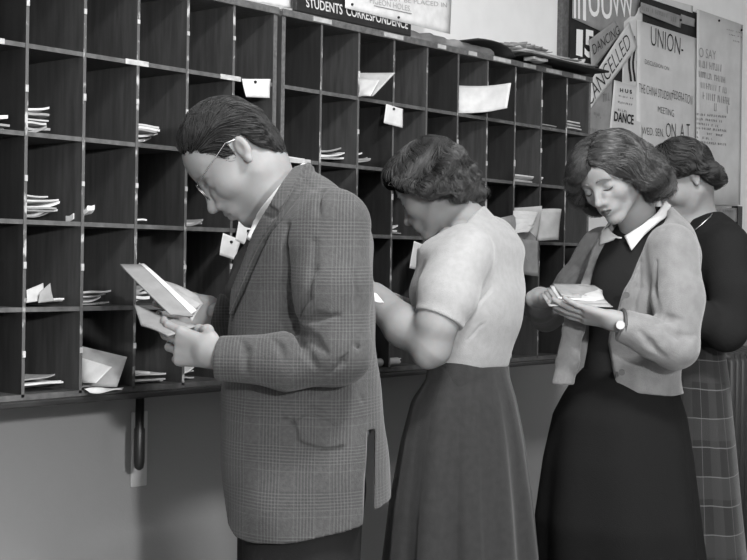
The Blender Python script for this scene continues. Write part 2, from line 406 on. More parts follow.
def skin_mesh(name, parts, mats_, parent=None, lipH=None):
    V = []; Fc = []; b = 0; mi = []
    for p, f in parts:
        V.append(p); Fc += [tuple(i+b for i in q) for q in f]; b += len(p)
    V = np.concatenate(V); 
    mi = np.zeros(len(Fc), np.int32)
    if lipH is not None:
        H, base = lipH
        cen = np.array([V[list(q)].mean(0) for q in Fc])+np.array(base)
        l = (cen-H.o)@H.R/H.s
        ww = np.clip(1-np.abs(l[:, 1])/.0185, 0, 1)
        lip = (l[:, 0] > .084) & (np.abs(l[:, 1]) < .0185) & (l[:, 2] < -.0685+.0090*ww**.6) & (l[:, 2] > -.0685-.0100*ww**.6) & (l[:, 0] < .105)
        mi[lip] = 1
    return mesh_obj(name, V, Fc, mats_, parent, True, mats=mi.tolist())

def skirt(name, m, rings, base, parent, pleats, amp, n=220, seed=0, sharp=1.0):
    """rings: rows (z, cx, cy, a, b, yaw) falling in z"""
    rings = sorted(rings, reverse=True); A = np.array(rings); zs = A[:, 0][::-1]
    N = 60; V = []; U = []; rnd = random.Random(seed); ph = [rnd.random()*6 for _ in range(6)]
    zz = np.linspace(A[0, 0], A[-1, 0], N); per = 2*math.pi*A[:, 3].mean()
    for i, z in enumerate(zz):
        cx, cy, a, b, w = [np.interp(z, zs, A[::-1, j]) for j in range(1, 6)]; t = i/(N-1)
        for j in range(n):
            th = 2*math.pi*j/n
            q = math.sin(pleats*th+ph[0]+.5*math.sin(2*th+ph[1])); q = math.copysign(abs(q)**sharp, q)
            q2 = math.sin((pleats*.5+1)*th+ph[2]+t)*.5
            r = 1+(q+q2)*amp*(t**.7)
            f, l = b*r*math.cos(th), a*r*math.sin(th)
            V.append((cx-f*math.cos(w)+l*math.sin(w), cy-f*math.sin(w)-l*math.cos(w), z)); U.append((th/(2*math.pi)*1.28*1.25, z))
    Fc = [(i*n+j, i*n+(j+1) % n, (i+1)*n+(j+1) % n, (i+1)*n+j) for i in range(N-1) for j in range(n)]
    Fc.append(tuple(range(n)))
    o = mesh_obj(name, np.array(V)-np.array(base), Fc, m, parent, True, uvs=U)
    sd = o.modifiers.new('solid', 'SOLIDIFY'); sd.thickness = .004; sd.offset = -1
    return o

def wob(P, amp, fx, fy, fz, ph=0):
    X, Y, Z = P; return amp*np.sin(X*fx+Y*fy+Z*fz+ph+1.3*np.sin(X*17+Z*11+ph))
#@@PEOPLE
#@@REST
# ------------------------------------------------------------------ extra field tools for clothes
import copy
def halfspace(G, p, nrm, k=.006, lo=None, hi=None):
    """cut away the side nrm points to"""
    q = G.sl(lo if lo is not None else G.lo, hi if hi is not None else G.lo+np.array(G.n)*G.h)
    X, Y, Z = G.P(q); nrm = np.array(nrm, float)/np.linalg.norm(nrm)
    d = -((X-p[0])*nrm[0]+(Y-p[1])*nrm[1]+(Z-p[2])*nrm[2]); G.mix(q, d.astype(np.float32), k, True)
def cyl(G, a, b, r, k=.004, rnd=.003, sub=False):
    a = np.array(a, float); b = np.array(b, float); m = r+.02; q = G.sl(np.minimum(a, b)-m, np.maximum(a, b)+m)
    X, Y, Z = G.P(q); v = b-a; L = np.linalg.norm(v); v = v/L
    t = (X-a[0])*v[0]+(Y-a[1])*v[1]+(Z-a[2])*v[2]; rr = np.sqrt((X-a[0]-t*v[0])**2+(Y-a[1]-t*v[1])**2+(Z-a[2]-t*v[2])**2)
    dx = rr-r+rnd; dy = np.abs(t-L/2)-L/2+rnd
    d = np.minimum(np.maximum(dx, dy), 0)+np.sqrt(np.maximum(dx, 0)**2+np.maximum(dy, 0)**2)-rnd
    G.mix(q, d.astype(np.float32), k, sub)
def raise_poly(G, pts3, amt, ymax=None, ymin=None, soft=.003):
    """thicken (amt>0) the cloth where the (X,Z) of a point falls in the polygon of pts3"""
    A = np.array([(p[0], p[2]) for p in pts3]); lo, hi = A.min(0)-.01, A.max(0)+.01
    y0 = ymin if ymin is not None else G.lo[1]; y1 = ymax if ymax is not None else G.lo[1]+G.n[1]*G.h
    q = G.sl((lo[0], y0, lo[1]), (hi[0], y1, hi[1])); X, Y, Z = G.P(q); x, z = X[:, 0, :], Z[0, :, :].reshape(1, -1); x = x.reshape(-1, 1)
    dist = np.full((x.shape[0], z.shape[1]), 1e9); inside = np.zeros_like(dist, bool)
    for i in range(len(A)):
        a, b = A[i], A[(i+1) % len(A)]; e = b-a; t = np.clip(((x-a[0])*e[0]+(z-a[1])*e[1])/(e@e), 0, 1)
        dist = np.minimum(dist, np.hypot(x-a[0]-t*e[0], z-a[1]-t*e[1]))
        c = ((a[1] > z) != (b[1] > z)) & (x < (b[0]-a[0])*(z-a[1])/((b[1]-a[1]) if abs(b[1]-a[1]) > 1e-9 else 1e-9)+a[0]); inside ^= c
    sd = np.where(inside, dist, -dist); w = np.clip(sd/soft+.5, 0, 1)
    G.d[q] -= (amt*w)[:, None, :].astype(np.float32)
def crease(G, px, rs, k=.010, off=0.0):
    P = hit(G, px, 0.0); P[:, 1] += off; rs = list(np.interp(np.linspace(0, 1, len(px)), np.linspace(0, 1, len(rs)), rs)); G.chain(P, rs, k, True)
def cut_poly(G, pts3, ymax, k=.002):
    """cut an opening through the cloth: everything in front of ymax whose (X,Z) lies in the polygon"""
    A = np.array([(p[0], p[2]) for p in pts3]); lo, hi = A.min(0)-.02, A.max(0)+.02
    q = G.sl((lo[0], G.lo[1], lo[1]), (hi[0], ymax+.03, hi[1])); X, Y, Z = G.P(q); x = X[:, 0, :].reshape(-1, 1); z = Z[0, :, :].reshape(1, -1)
    dist = np.full((x.shape[0], z.shape[1]), 1e9); inside = np.zeros_like(dist, bool)
    for i in range(len(A)):
        a, b = A[i], A[(i+1) % len(A)]; e = b-a; t = np.clip(((x-a[0])*e[0]+(z-a[1])*e[1])/(e@e), 0, 1)
        dist = np.minimum(dist, np.hypot(x-a[0]-t*e[0], z-a[1]-t*e[1]))
        inside ^= ((a[1] > z) != (b[1] > z)) & (x < (b[0]-a[0])*(z-a[1])/((b[1]-a[1]) if abs(b[1]-a[1]) > 1e-9 else 1e-9)+a[0])
    sd = np.where(inside, -dist, dist)[:, None, :]; d = np.maximum(np.broadcast_to(sd, G.d[q].shape), Y-ymax)
    G.mix(q, d.astype(np.float32), k, True)
def ripple(G, fn):
    q = tuple(slice(0, n) for n in G.n); m = np.abs(G.d) < .03; P = G.P(q); G.d += np.where(m, fn(*P), 0).astype(np.float32)
def hem(G, xs, zs, k=.003):
    """cut away everything under the line z = f(x)"""
    q = tuple(slice(0, n) for n in G.n); X, Y, Z = G.P(q); z0 = np.interp(G.ax[0], xs, zs)[:, None, None].astype(np.float32)
    d = np.broadcast_to(z0-Z, G.d.shape); G.d = np.maximum(G.d, d)
def sec(py, pl, pr, a, Y, yaw=0.0, b=None):
    p = cf((pl+pr)/2, py, Y); hw = (pr-pl)/2/F*Y; w = math.radians(yaw)
    bb = b if b is not None else math.sqrt(max(.0004, hw*hw-(a*math.sin(w))**2))/max(.2, math.cos(w))
    return (p[2], p[0], p[1], a, bb, w)
def coarse_body(base, secs, arms, hip, Yh, leg_dx, neck, hipr=.10, k=1.0):
    """the part of the figure that the clothes cover, down to the feet"""
    zs = [s[0] for s in secs]; b = np.array(base)
    G = Field(b+(-.62, -.5, 0), b+(.55, .5, max(zs)+.12), .009)
    G.loft([(s[0], s[1], s[2], s[3]-.022, s[4]-.022, s[5]) for s in secs], .03)
    for ch, rs in arms: G.chain(ch, [max(.02, r-.034) for r in rs], .02)
    for (x, y), w in ((leg_dx[0], 0), (leg_dx[1], 1)):
        h = np.array([b[0]+x*.3, b[1]+y*.8, hip]); kn = np.array([b[0]+x, b[1]+y, .48*k]); an = np.array([b[0]+x+.01, b[1]+y, .08])
        G.chain([h, kn, an], [.068, .046, .034], .03); G.chain([an, an+(-.07, 0, -.04), an+(-.13, 0, -.05)], [.036, .034, .026], .02)
    return G.mesh(base)
def person(base, parts, mats_, label, lipH=None):
    o = skin_mesh('person', parts, mats_, None, lipH); w = c2w(np.array(base)); o.location = (w.x, w.y, 0); o.rotation_euler = (0, 0, YAW)
    return thing(o, label, 'person')
def child(name, G, base, m, par, seed=0):
    p, f = G.mesh(base); return mesh_obj(name, p, f, m, par, True)
def tube_child(name, pts, r, base, m, par, n=8):
    b = MB(); b.tube([np.array(p)-np.array(base) for p in pts], r, n); return b.build(name, m, par, True)
def face_lines(H, base, par, G, brow=True, w=.0016):
    for sgn, nm in ((-1, ''), (1, '')):
        if brow: tube_child('eyebrow', surf(G, [H(.092-.018*t*t, sgn*(.013+.036*t), .0185+.006*math.sin(math.pi*min(1, t*1.05))-.005*t) for t in np.linspace(0, 1, 9)], .0003), [w*1.0, w*1.5, w*1.6, w*1.5, w*1.4, w*1.2, w, w*.8, w*.5], base, MT['brow'], par)
        tube_child('eyelash', surf(G, [H(.0875-.010*t, sgn*(.020+.026*t), -.0095-.0035*math.sin(math.pi*t)) for t in np.linspace(0, 1, 9)], .0003), [w*.5, w*.8, w, w, w, w, w, w, w*.7], base, MT['dark'], par)

def w_at(H, p): return H.loc(p)

# ================================================================== the man
def build_man():
    Y = 2.65; base = cf(305, 400, Y); base[2] = 0
    H = Head(cf(241.5, 155, Y), frame(0, 44), 1.03)
    G = Field(cf(240, 153, Y)+(-.19, -.16, -.19), cf(240, 153, Y)+(.19, .16, .16), .0022)
    head_sdf(G, H, False)
    G.chain([H(-.005, 0, -.03), cf(264, 187, Y), cf(292, 214, Y)], [.056, .055, .068], .02)
    G.ell(H(-.020, 0, -.045), (.045, .055, .04), H.R, .03)
    head = G.mesh(base); HG = G
    # near hand (left), holding the lower envelope from below
    W = cf(217, 354, 2.43); g1 = Field(W+(-.24, -.09, -.10), W+(.06, .16, .11), .0022)
    hand_sdf(g1, W, (-1, .50, .16), (.5, 1, .10), (0, -.1, 1), [(14, 22, 14), (20, 26, 16), (26, 32, 18), (32, 38, 20)], [(.8, .15, .8), (1, -.2, .5), (1, -.4, .4)], .92)
    h1 = g1.mesh(base)
    W2 = cf(219, 314, 2.77); g2 = Field(W2+(-.26, -.14, -.10), W2+(.06, .09, .12), .0022)
    hand_sdf(g2, W2, (-1, -.10, .06), (-.05, -1, .1), (0, 0, 1), [(34, 38, 22), (32, 36, 22), (32, 36, 22), (34, 38, 22)], [(1, .15, .2), (1, -.1, .3), (1, -.1, .3)], .88)
    h2 = g2.mesh(base)
    secs = [sec(163, 294, 307, .05, Y), sec(172, 285, 315, .08, Y), sec(180, 279, 328, .12, Y), sec(190, 272, 341, .165, Y), sec(209, 262, 359, .20, Y), sec(235, 253, 371, .215, Y), sec(262, 244, 374, .21, Y), sec(300, 234, 375, .20, Y),
            sec(340, 227, 375, .19, Y), sec(380, 223, 379, .19, Y), sec(430, 223, 385, .2, Y), sec(480, 224, 390, .21, Y), sec(560, 226, 396, .215, Y)]
    arm1 = [cf(330, 228, 2.47), cf(333, 287, 2.44), cf(336, 350, 2.42), cf(285, 362, 2.415), cf(222, 358, 2.43)]; r1 = [.074, .070, .060, .050, .043]
    arm2 = [cf(318, 228, 2.83), cf(312, 285, 2.88), cf(300, 340, 2.88), cf(262, 332, 2.82), cf(216, 312, 2.75)]; r2_ = [.072, .066, .058, .050, .042]
    body = coarse_body(base, secs[2:-2], [(arm1, r1), (arm2, r2_)], .95, Y, ((-.02, -.10), (-.05, .10)), None)
    P = person(base, [head, h1, h2, body], [MT['skin'], MT['lipman']], 'man in a checked tweed jacket and glasses bending over letters in his hands', (H, base))
    # hair
    g = Field(H.o+(-.20, -.14, -.16), H.o+(.18, .14, .19), .002)
    k = H.s
    g.ell(H(.007, 0, .038), [v*k for v in (.086, .079, .085)], H.R, .01)
    g.ell(H(-.030, 0, -.010), [v*k for v in (.046, .066, .062)], H.R, .03)
    g.ell(H(.030, 0, .072), [v*k for v in (.040, .048, .029)], H.R, .02)
    q = tuple(slice(0, n) for n in g.n); lx, ly, lz = H.loc(g.P(q))
    hl = np.interp(lx, [-.11, -.075, -.05, -.034, -.028, .004, .008, .026, .032, .045, .066, .090, .12], [-.070, -.064, -.040, -.010, .026, .026, -.004, -.002, .022, .040, .054, .088, .10]).astype(np.float32)
    d = (hl-lz)*.7; g.d = np.maximum(g.d, d.astype(np.float32))
    ang = np.arctan2(ly, lz)
    g.d += np.where(np.abs(g.d) < .02, .0008*np.sin(ang*20+lx*24+2*np.sin(lx*40)), 0).astype(np.float32)
    def dm(L):
        t = np.clip((L[:, 2]-.02)/.06, 0, 1); top = np.stack([-np.ones(len(L)), -.25*np.ones(len(L)), .25*np.ones(len(L))], 1); side = np.stack([-.75*np.ones(len(L)), 0*L[:, 0], -.75*np.ones(len(L))], 1)
        back = np.clip((-.05-L[:, 0])/.03, 0, 1)[:, None]; d = top*t[:, None]+side*(1-t[:, None]); return d*(1-back)+np.array([-.1, 0, -1.])*back
    def lowok(L): return L[:, 2] > np.interp(L[:, 0], [-.12, -.075, -.05, -.034, -.028, .004, .008, .026, .032, .045, .066, .09], [-.078, -.072, -.046, -.014, .020, .020, -.012, -.010, .012, .032, .046, .078])
    st = strands(g, H, base, 5200, .036, dm, .0006, .0035, wave=.25, wavek=60, seg=8, r=.0006, seed=3, keep=lowok)
    s2 = strands(g, H, base, 900, .045, dm, .002, .004, wave=.35, wavek=60, seg=9, r=.0007, seed=5, start=lambda L: (L[:, 2] > .06), keep=lowok)
    hair_obj(g, base, [st, s2], MT['hair_man'], P)
    # spectacles
    gl = bpy.data.objects.new('eyeglasses', None)
    b = MB(); B0 = np.array(base)
    for sg in (-1, 1):
        b.tube([H(.101-.0035*(1+math.cos(a))*.0, sg*(.033+.022*math.cos(a)), -.006+.019*math.sin(a))-B0 for a in np.linspace(0, 2*math.pi, 25)], .0010, 6, cap=False)
        b.tube([H(.101, sg*.055, .004)-B0, H(.094, sg*.070, .008)-B0, H(.05, sg*.0795, .016)-B0, H(.006, sg*.083, .026)-B0, H(-.014, sg*.084, .018)-B0], .0010, 6)
    b.tube([H(.101, -.011, 0)-B0, H(.106, 0, .004)-B0, H(.101, .011, 0)-B0], .0011, 6)
    gf = b.build('eyeglasses', MT['metal'], P, True); gf['label'] = 'thin wire spectacles'
    # shirt collar and front
    g = Field(cf(280, 195, Y)+(-.14, -.12, -.13), cf(280, 195, Y)+(.12, .12, .12), .0024)
    ax = cf(292, 208, Y)-cf(262, 182, Y); ax[1] = 0; ax /= np.linalg.norm(ax); c0 = cf(280, 193, Y)
    cyl(g, c0-ax*.004, c0+ax*.05, .0755, .002, .003)
    for sg in (-1, 1): g.cap(cf(262, 222, Y)+(0, sg*.02, 0), cf(252, 238, Y)+(-.0, sg*.045, 0), .014, .006, .01)
    cyl(g, c0-ax*.04, c0+ax*.012, .068, .002, .003, True)
    child('shirt', g, base, MT['shirt'], P)
    g = Field(cf(245, 250, Y)+(-.07, -.05, -.12), cf(245, 250, Y)+(.07, .05, .08), .0025)
    g.ell(cf(257, 236, Y), (.018, .018, .020), None, .01); g.chain([cf(255, 240, Y), cf(246, 262, Y), cf(238, 290, Y)], [.014, .022, .026], .01)
    child('necktie', g, base, MT['tie'], P)
    # jacket
    G = Field(cf(190, 545, Y)+(-.02, -.33, -.06), cf(405, 150, Y)+(.03, .40, .02), .0034)
    G.loft(secs, .01)
    c1, c2 = cf(310, 161, Y), cf(268, 227, Y); e = c2-c1; nrm = np.array([e[2], 0, -e[0]]); nrm = nrm if nrm[0] < 0 else -nrm
    halfspace(G, c1, nrm, .004)
    G.ell(cf(288, 190, Y), (.060, .066, .060), None, .006, True)
    G.chain(arm1, r1, .018); G.chain(arm2, r2_, .02)
    # sleeve ends, creases and elbow folds
    for (wp, dr, r) in ((cf(217, 358, 2.43), (-1, .1, .05), .06), (cf(214, 311, 2.75), (-1, 0, .2), .06)):
        wp = np.array(wp); halfspace(G, wp, dr, .002, wp-(.12, .08, .07), wp+(.05, .08, .07))
    crease(G, [(289, 226), (287, 250), (288, 285), (291, 318), (294, 329)], [.002, .007, .010, .015, .012], .010)
    crease(G, [(294, 329), (303, 335), (314, 341), (326, 352)], [.013, .012, .009, .003], .010)
    crease(G, [(314, 242), (313, 270), (308, 298), (299, 318)], [.001, .0035, .005, .004], .014)
    crease(G, [(302, 322), (318, 317), (338, 316)], [.006, .007, .002], .012)
    crease(G, [(296, 338), (306, 350), (316, 366)], [.004, .005, .002], .012)
    crease(G, [(272, 338), (280, 348), (283, 358)], [.001, .003, .0005], .010)
    crease(G, [(240, 338), (246, 352), (246, 372)], [.001, .003, .001], .012)
    crease(G, [(330, 372), (342, 362), (352, 346)], [.001, .004, .001], .012)
    crease(G, [(352, 262), (356, 300), (357, 345), (362, 400)], [.001, .003, .004, .001], .012)
    crease(G, [(300, 178), (322, 190), (318, 214)], [.001, .002, .001], .012)
    xs = [cf(x, 500, Y)[0] for x in (200, 224, 228, 234, 244, 262, 300, 345, 364, 366.5, 373, 374, 393, 410)]
    zs = [cf(300, y, 2.50)[2] for y in (470, 490, 512, 530, 539, 541, 536, 528, 522, 430, 430, 509, 506, 506)]
    hem(G, xs, zs)
    # vent, lapel, collar, pocket
    G.chain([cf(368.5, 432, 2.50), cf(369.5, 510, 2.50)], [.003, .009], .004, True)
    G.chain([cf(367, 400, 2.49), cf(368.5, 440, 2.49), cf(369, 520, 2.49)], [.002, .005, .008], .012, True)
    lap = [cf(x, y, 2.50) for x, y in ((306, 161), (298, 182), (290, 200), (277, 222), (262, 243), (252, 262), (240, 290), (226, 318), (226, 290), (240, 262), (252, 232), (270, 205), (292, 162))]
    raise_poly(G, lap, .008, ymax=Y-.01, soft=.002)
    col = [cf(x, y, 2.5) for x, y in ((312, 160), (306, 178), (294, 200), (280, 212), (272, 206), (290, 165))]
    raise_poly(G, col, .004, ymax=Y-.0, soft=.002)
    crease(G, [(309, 178), (298, 190), (289, 203), (279, 221), (265, 243), (255, 262), (243, 290), (231, 318)], [.002, .004, .004, .004, .005, .005, .005, .004], .005)
    crease(G, [(280, 212), (274, 218), (266, 215), (259, 213)], [.002, .003, .003, .002], .003)
    pk = [cf(x, y, 2.47) for x, y in ((295, 416), (306, 409), (322, 410), (345, 424), (345, 445), (325, 447), (300, 440))]
    raise_poly(G, pk, .005, ymax=Y-.05, soft=.004)
    crease(G, [(297, 418), (304, 412), (314, 410.5), (325, 414), (334, 420), (343, 428)], [.004, .006, .009, .008, .005, .002], .003)
    crease(G, [(300, 416), (305, 411.5), (314, 410), (325, 413.5), (334, 419.5), (341, 426)], [.003, .005, .007, .006, .004, .002], .002, .008)
    crease(G, [(278, 423), (284, 420), (290, 423), (293, 427)], [.002, .005, .005, .002], .004)
    ripple(G, lambda X, Yy, Z: .0020*np.sin(X*22+Z*16+1.5*np.sin(Z*9+X*7))+.0012*np.sin(Z*41-X*25+Yy*13))
    child('jacket', G, base, MT['tweed'], P)
    # trousers
    g = Field(base+(-.26, -.24, .05), base+(.22, .24, 1.0), .006)
    for x, y in ((.0, -.095), (-.045, .095)): g.chain([base+(x*.5+.005, y*.8, .93), base+(x+.0, y, .50), base+(x+.015, y, .09)], [.118, .098, .085], .01)
    g.chain([base+(0, -.07, .93), base+(0, .07, .93)], [.12, .12], .02); halfspace(g, base+(0, 0, .09), (0, 0, -1), .003)
    ripple(g, lambda X, Yy, Z: .003*np.sin(X*40+Z*9))
    child('trousers', g, base, MT['trousers'], P)
    for x, y in ((0.015, -.095), (-.03, .095)):
        g = Field(base+(x-.24, y-.06, -.01), base+(x+.1, y+.06, .14), .004)
        g.chain([base+(x+.03, y, .055), base+(x-.06, y, .05), base+(x-.18, y, .035)], [.052, .050, .036], .02); g.cap(base+(x+.01, y, .05), base+(x+.01, y, .12), .048, .042, .02)
        halfspace(g, base+(0, 0, .004), (0, 0, -1), .002); child('shoe', g, base, MT['shoe'], P)
    return P

# ================================================================== woman in the pale jersey
def curls(g, H, seed, n, box, r, k=.003):
    rnd = random.Random(seed)
    for i in range(n):
        c = [rnd.uniform(a, b) for a, b in box]; R0 = rnd.uniform(.010, .018); t0 = rnd.random()*6; ax = rnd.uniform(-.6, .6)
        pts = []; rs = []
        for j in range(8):
            a = t0+j*.7; pts.append(H(c[0]+R0*math.cos(a), c[1]+ax*R0*math.sin(a), c[2]+R0*math.sin(a))); rs.append(r*(1-.06*j))
        g.chain(pts, rs, k)
def build_jersey():
    Y = 3.16; yaw = -32; base = cf(472, 400, Y); base[2] = 0
    H = Head(cf(435, 187, Y), frame(yaw, 30), .94)
    G = Field(H.o+(-.16, -.15, -.21), H.o+(.22, .18, .16), .0023)
    head_sdf(G, H, True)
    G.chain([H(-.025, 0, -.03), cf(452, 212, Y), cf(466, 232, Y)], [.047, .047, .062], .02)
    G.chain([cf(462, 232, Y-.08), cf(466, 226, Y), cf(468, 232, Y+.08)], [.03, .045, .03], .03)
    head = G.mesh(base); HG = G
    arm1 = [cf(466, 255, 3.02), cf(448, 292, 2.97), cf(436, 325, 2.95), cf(431, 345, 2.96), cf(404, 326, 3.01), cf(374, 297, 3.10)]
    ra = [.058, .051, .045, .043, .045, .034]
    A = Field(cf(330, 380, 2.94)+(-.02, -.1, -.03), cf(480, 235, 2.94)+(.03, .32, .04), .0028)
    A.chain(arm1, ra, .018); A.cap(cf(431, 352, 2.95), cf(426, 358, 2.95), .026, .018, .03)
    W = cf(374, 297, 3.10)
    hand_sdf(A, W, (-.8, .5, .25), (.1, .6, .6), (.2, .5, .7), [(20, 25, 15)]*4, [(.6, .6, .4), (.9, .3, .3), (1, 0, .2)], .9)
    am = A.mesh(base)
    A2 = Field(cf(360, 330, 3.3)+(-.05, -.12, -.02), cf(450, 270, 3.3)+(.03, .12, .03), .0028)
    A2.chain([cf(440, 320, 3.34), cf(418, 318, 3.30), cf(385, 303, 3.18)], [.042, .040, .028], .02)
    hand_sdf(A2, cf(385, 303, 3.18), (-1, -.35, .1), (0, -.6, .6), (0, .5, .7), [(20, 25, 15)]*4, [(.6, .6, .4), (.9, .3, .3), (1, 0, .2)], .88)
    am2 = A2.mesh(base)
    secs = [sec(205, 452, 480, .05, Y, yaw, .04), sec(216, 452, 488, .08, Y, yaw, .050), sec(228, 447, 498, .12, Y, yaw, .070), sec(245, 437, 507, .175, Y, yaw, .09), sec(270, 422, 517, .175, Y, yaw, .098), sec(295, 415, 521.5, .165, Y, yaw, .112),
            sec(320, 420, 520, .15, Y, yaw, .105), sec(345, 428, 513, .135, Y, yaw, .09), sec(366, 431, 506, .125, Y, yaw, .075), sec(385, 425, 512, .14, Y, yaw, .09)]
    body = coarse_body(base, secs[2:], [], .92, Y, ((-.05, -.06), (-.03, .07)), None, k=.93)
    P = person(base, [head, am, am2, body], [MT['skin'], MT['lips']], 'woman in a pale short-sleeved jersey and charcoal skirt turned towards the pigeonholes', (H, base))
    # jersey
    G = Field(cf(395, 380, Y)+(-.03, -.34, -.02), cf(530, 195, Y)+(.03, .30, .02), .0034)
    G.loft(secs[:-1], .01)
    G.chain(arm1[:3], [.064, .058, .053], .034)
    G.chain([cf(490, 240, Y+.12), cf(480, 290, Y+.22)], [.062, .055], .03)
    # sleeve opening and ribbed cuff
    ct = arm1[2]; dv = (arm1[2]-arm1[1]); dv /= np.linalg.norm(dv)
    cc = arm1[2]-dv*.012; halfspace(G, cc, dv, .002, cc-(.10, .06, .09), cc+(.066, .06, .09))
    G.cap(cc-dv*.022, cc-dv*.002, .0565, .0575, .002)
    halfspace(G, cc+dv*.0, dv, .002, cc-(.10, .065, .05), cc+(.064, .065, .05))
    # neckline
    nk = cf(458, 216, Y); G.ell(nk+(-.015, 0, .010), (.052, .060, .034), None, .006, True)
    halfspace(G, cf(464, 225, Y), (-.72, 0, .69), .006, cf(432, 246, Y)-(.04, .11, .0), cf(490, 195, Y)+(.02, .11, .02))
    crease(G, [(492, 288), (480, 302), (469, 322)], [.0004, .0016, .0008], .008, -.002)
    crease(G, [(468, 340), (480, 326), (494, 316)], [.0003, .0008, .0003], .007, -.002)
    ripple(G, lambda X, Yy, Z: .0022*np.sin(X*26-Z*22+1.4*np.sin(Z*13+Yy*10))+.0010*np.sin(Z*60+X*20))
    child('jersey', G, base, MT['knit_white'], P)
    # skirt
    rings = [sec(361, 430, 508, .130, Y, yaw), sec(366, 429, 508, .130, Y, yaw), sec(378, 427, 510, .135, Y, yaw), sec(400, 413, 516, .155, Y, yaw), sec(440, 403, 524, .18, Y, yaw), sec(500, 393, 532, .205, Y, yaw), sec(560, 387, 538, .22, Y, yaw), sec(650, 382, 538, .22, Y, yaw)]
    rings[-1] = (.42,)+rings[-1][1:]
    sk = skirt('skirt', MT['skirt_grey'], rings, base, P, 11, .075, seed=4, sharp=.7)
    g = Field(cf(420, 385, Y)+(-.02, -.22, -.01), cf(515, 355, Y)+(.02, .22, .01), .0035)
    g.loft([sec(383, 426, 510, .137, Y, yaw), sec(362, 429.5, 508.5, .132, Y, yaw), sec(359, 430, 508, .130, Y, yaw)], .002)
    child('waistband', g, base, MT['skirt_grey'], P)
    # hair: short waved bob brushed forward
    g = Field(H.o+(-.19, -.19, -.17), H.o+(.20, .19, .19), .0021)
    k = H.s
    g.ell(H(-.002, 0, .038), [v*k for v in (.100, .092, .088)], H.R, .01)
    g.ell(H(-.034, 0, -.02), [v*k for v in (.066, .088, .060)], H.R, .03)
    g.ell(H(.060, 0, .070), [v*k for v in (.052, .070, .038)], H.R, .03)
    q = tuple(slice(0, n) for n in g.n); lx, ly, lz = H.loc(g.P(q))
    hl = np.interp(lx, [-.12, -.08, -.04, -.01, .02, .045, .06, .075, .12], [-.075, -.082, -.055, -.022, -.006, .004, .030, .052, .060]).astype(np.float32)
    g.d = np.maximum(g.d, ((hl-lz)*.7).astype(np.float32))
    for c, r in (((.078, .03, .066), .020), ((.074, -.02, .072), .020), ((.058, .062, .054), .020), ((.035, .085, .022), .022), ((.005, .095, .0), .024), ((-.03, .098, -.025), .026), ((-.065, .088, -.045), .026), ((-.070, .058, -.058), .022), ((-.070, .02, -.058), .020),
                 ((-.068, -.03, -.052), .020), ((-.062, -.07, -.045), .020), ((-.05, -.09, -.03), .024), ((-.0, -.095, .0), .022), ((-.086, .045, -.01), .024), ((-.074, .072, -.0), .022), ((-.088, -.01, -.01), .022), ((.04, -.08, .03), .02), ((-.080, .035, -.03), .016)):
        g.ell(H(*c), (r*k, r*k, r*.85*k), None, .012)
    g.d += np.where(np.abs(g.d) < .03, .0035*np.sin(lz*75+lx*30+2.2*np.sin(ly*22+lx*14))*np.clip((.11-lz)/.05, 0, 1), 0).astype(np.float32)
    cr = np.array([-.030, .0, .122])
    def dj(L): d = L-cr; d = d/np.linalg.norm(d, axis=1, keepdims=True); d[:, 0] += .25*(L[:, 0] > -.02); d[:, 2] -= .5; return d
    def lowj(L): return L[:, 2] > np.interp(L[:, 0], [-.15, -.08, -.04, -.01, .02, .045, .06, .08, .12], [-.092, -.100, -.076, -.040, -.022, .010, .038, .056, .066])
    s3 = strands(g, H, base, 1400, .05, dj, .0005, .004, wave=.6, wavek=75, seg=10, r=.00065, seed=23, start=lambda L: np.linalg.norm(L-cr, axis=1) < .05)
    st = strands(g, H, base, 6500, .05, dj, .0005, .004, wave=.75, wavek=75, seg=10, r=.00065, seed=3, keep=lowj)
    s2 = strands(g, H, base, 1300, .04, dj, .003, .006, wave=1.1, wavek=95, seg=10, r=.0006, seed=8, start=lambda L: (L[:, 2] < .05), tipfly=.012, keep=lowj)
    hair_obj(g, base, [st, s2, s3], MT['hair_a'], P)
    face_lines(H, base, P, HG)
    return P

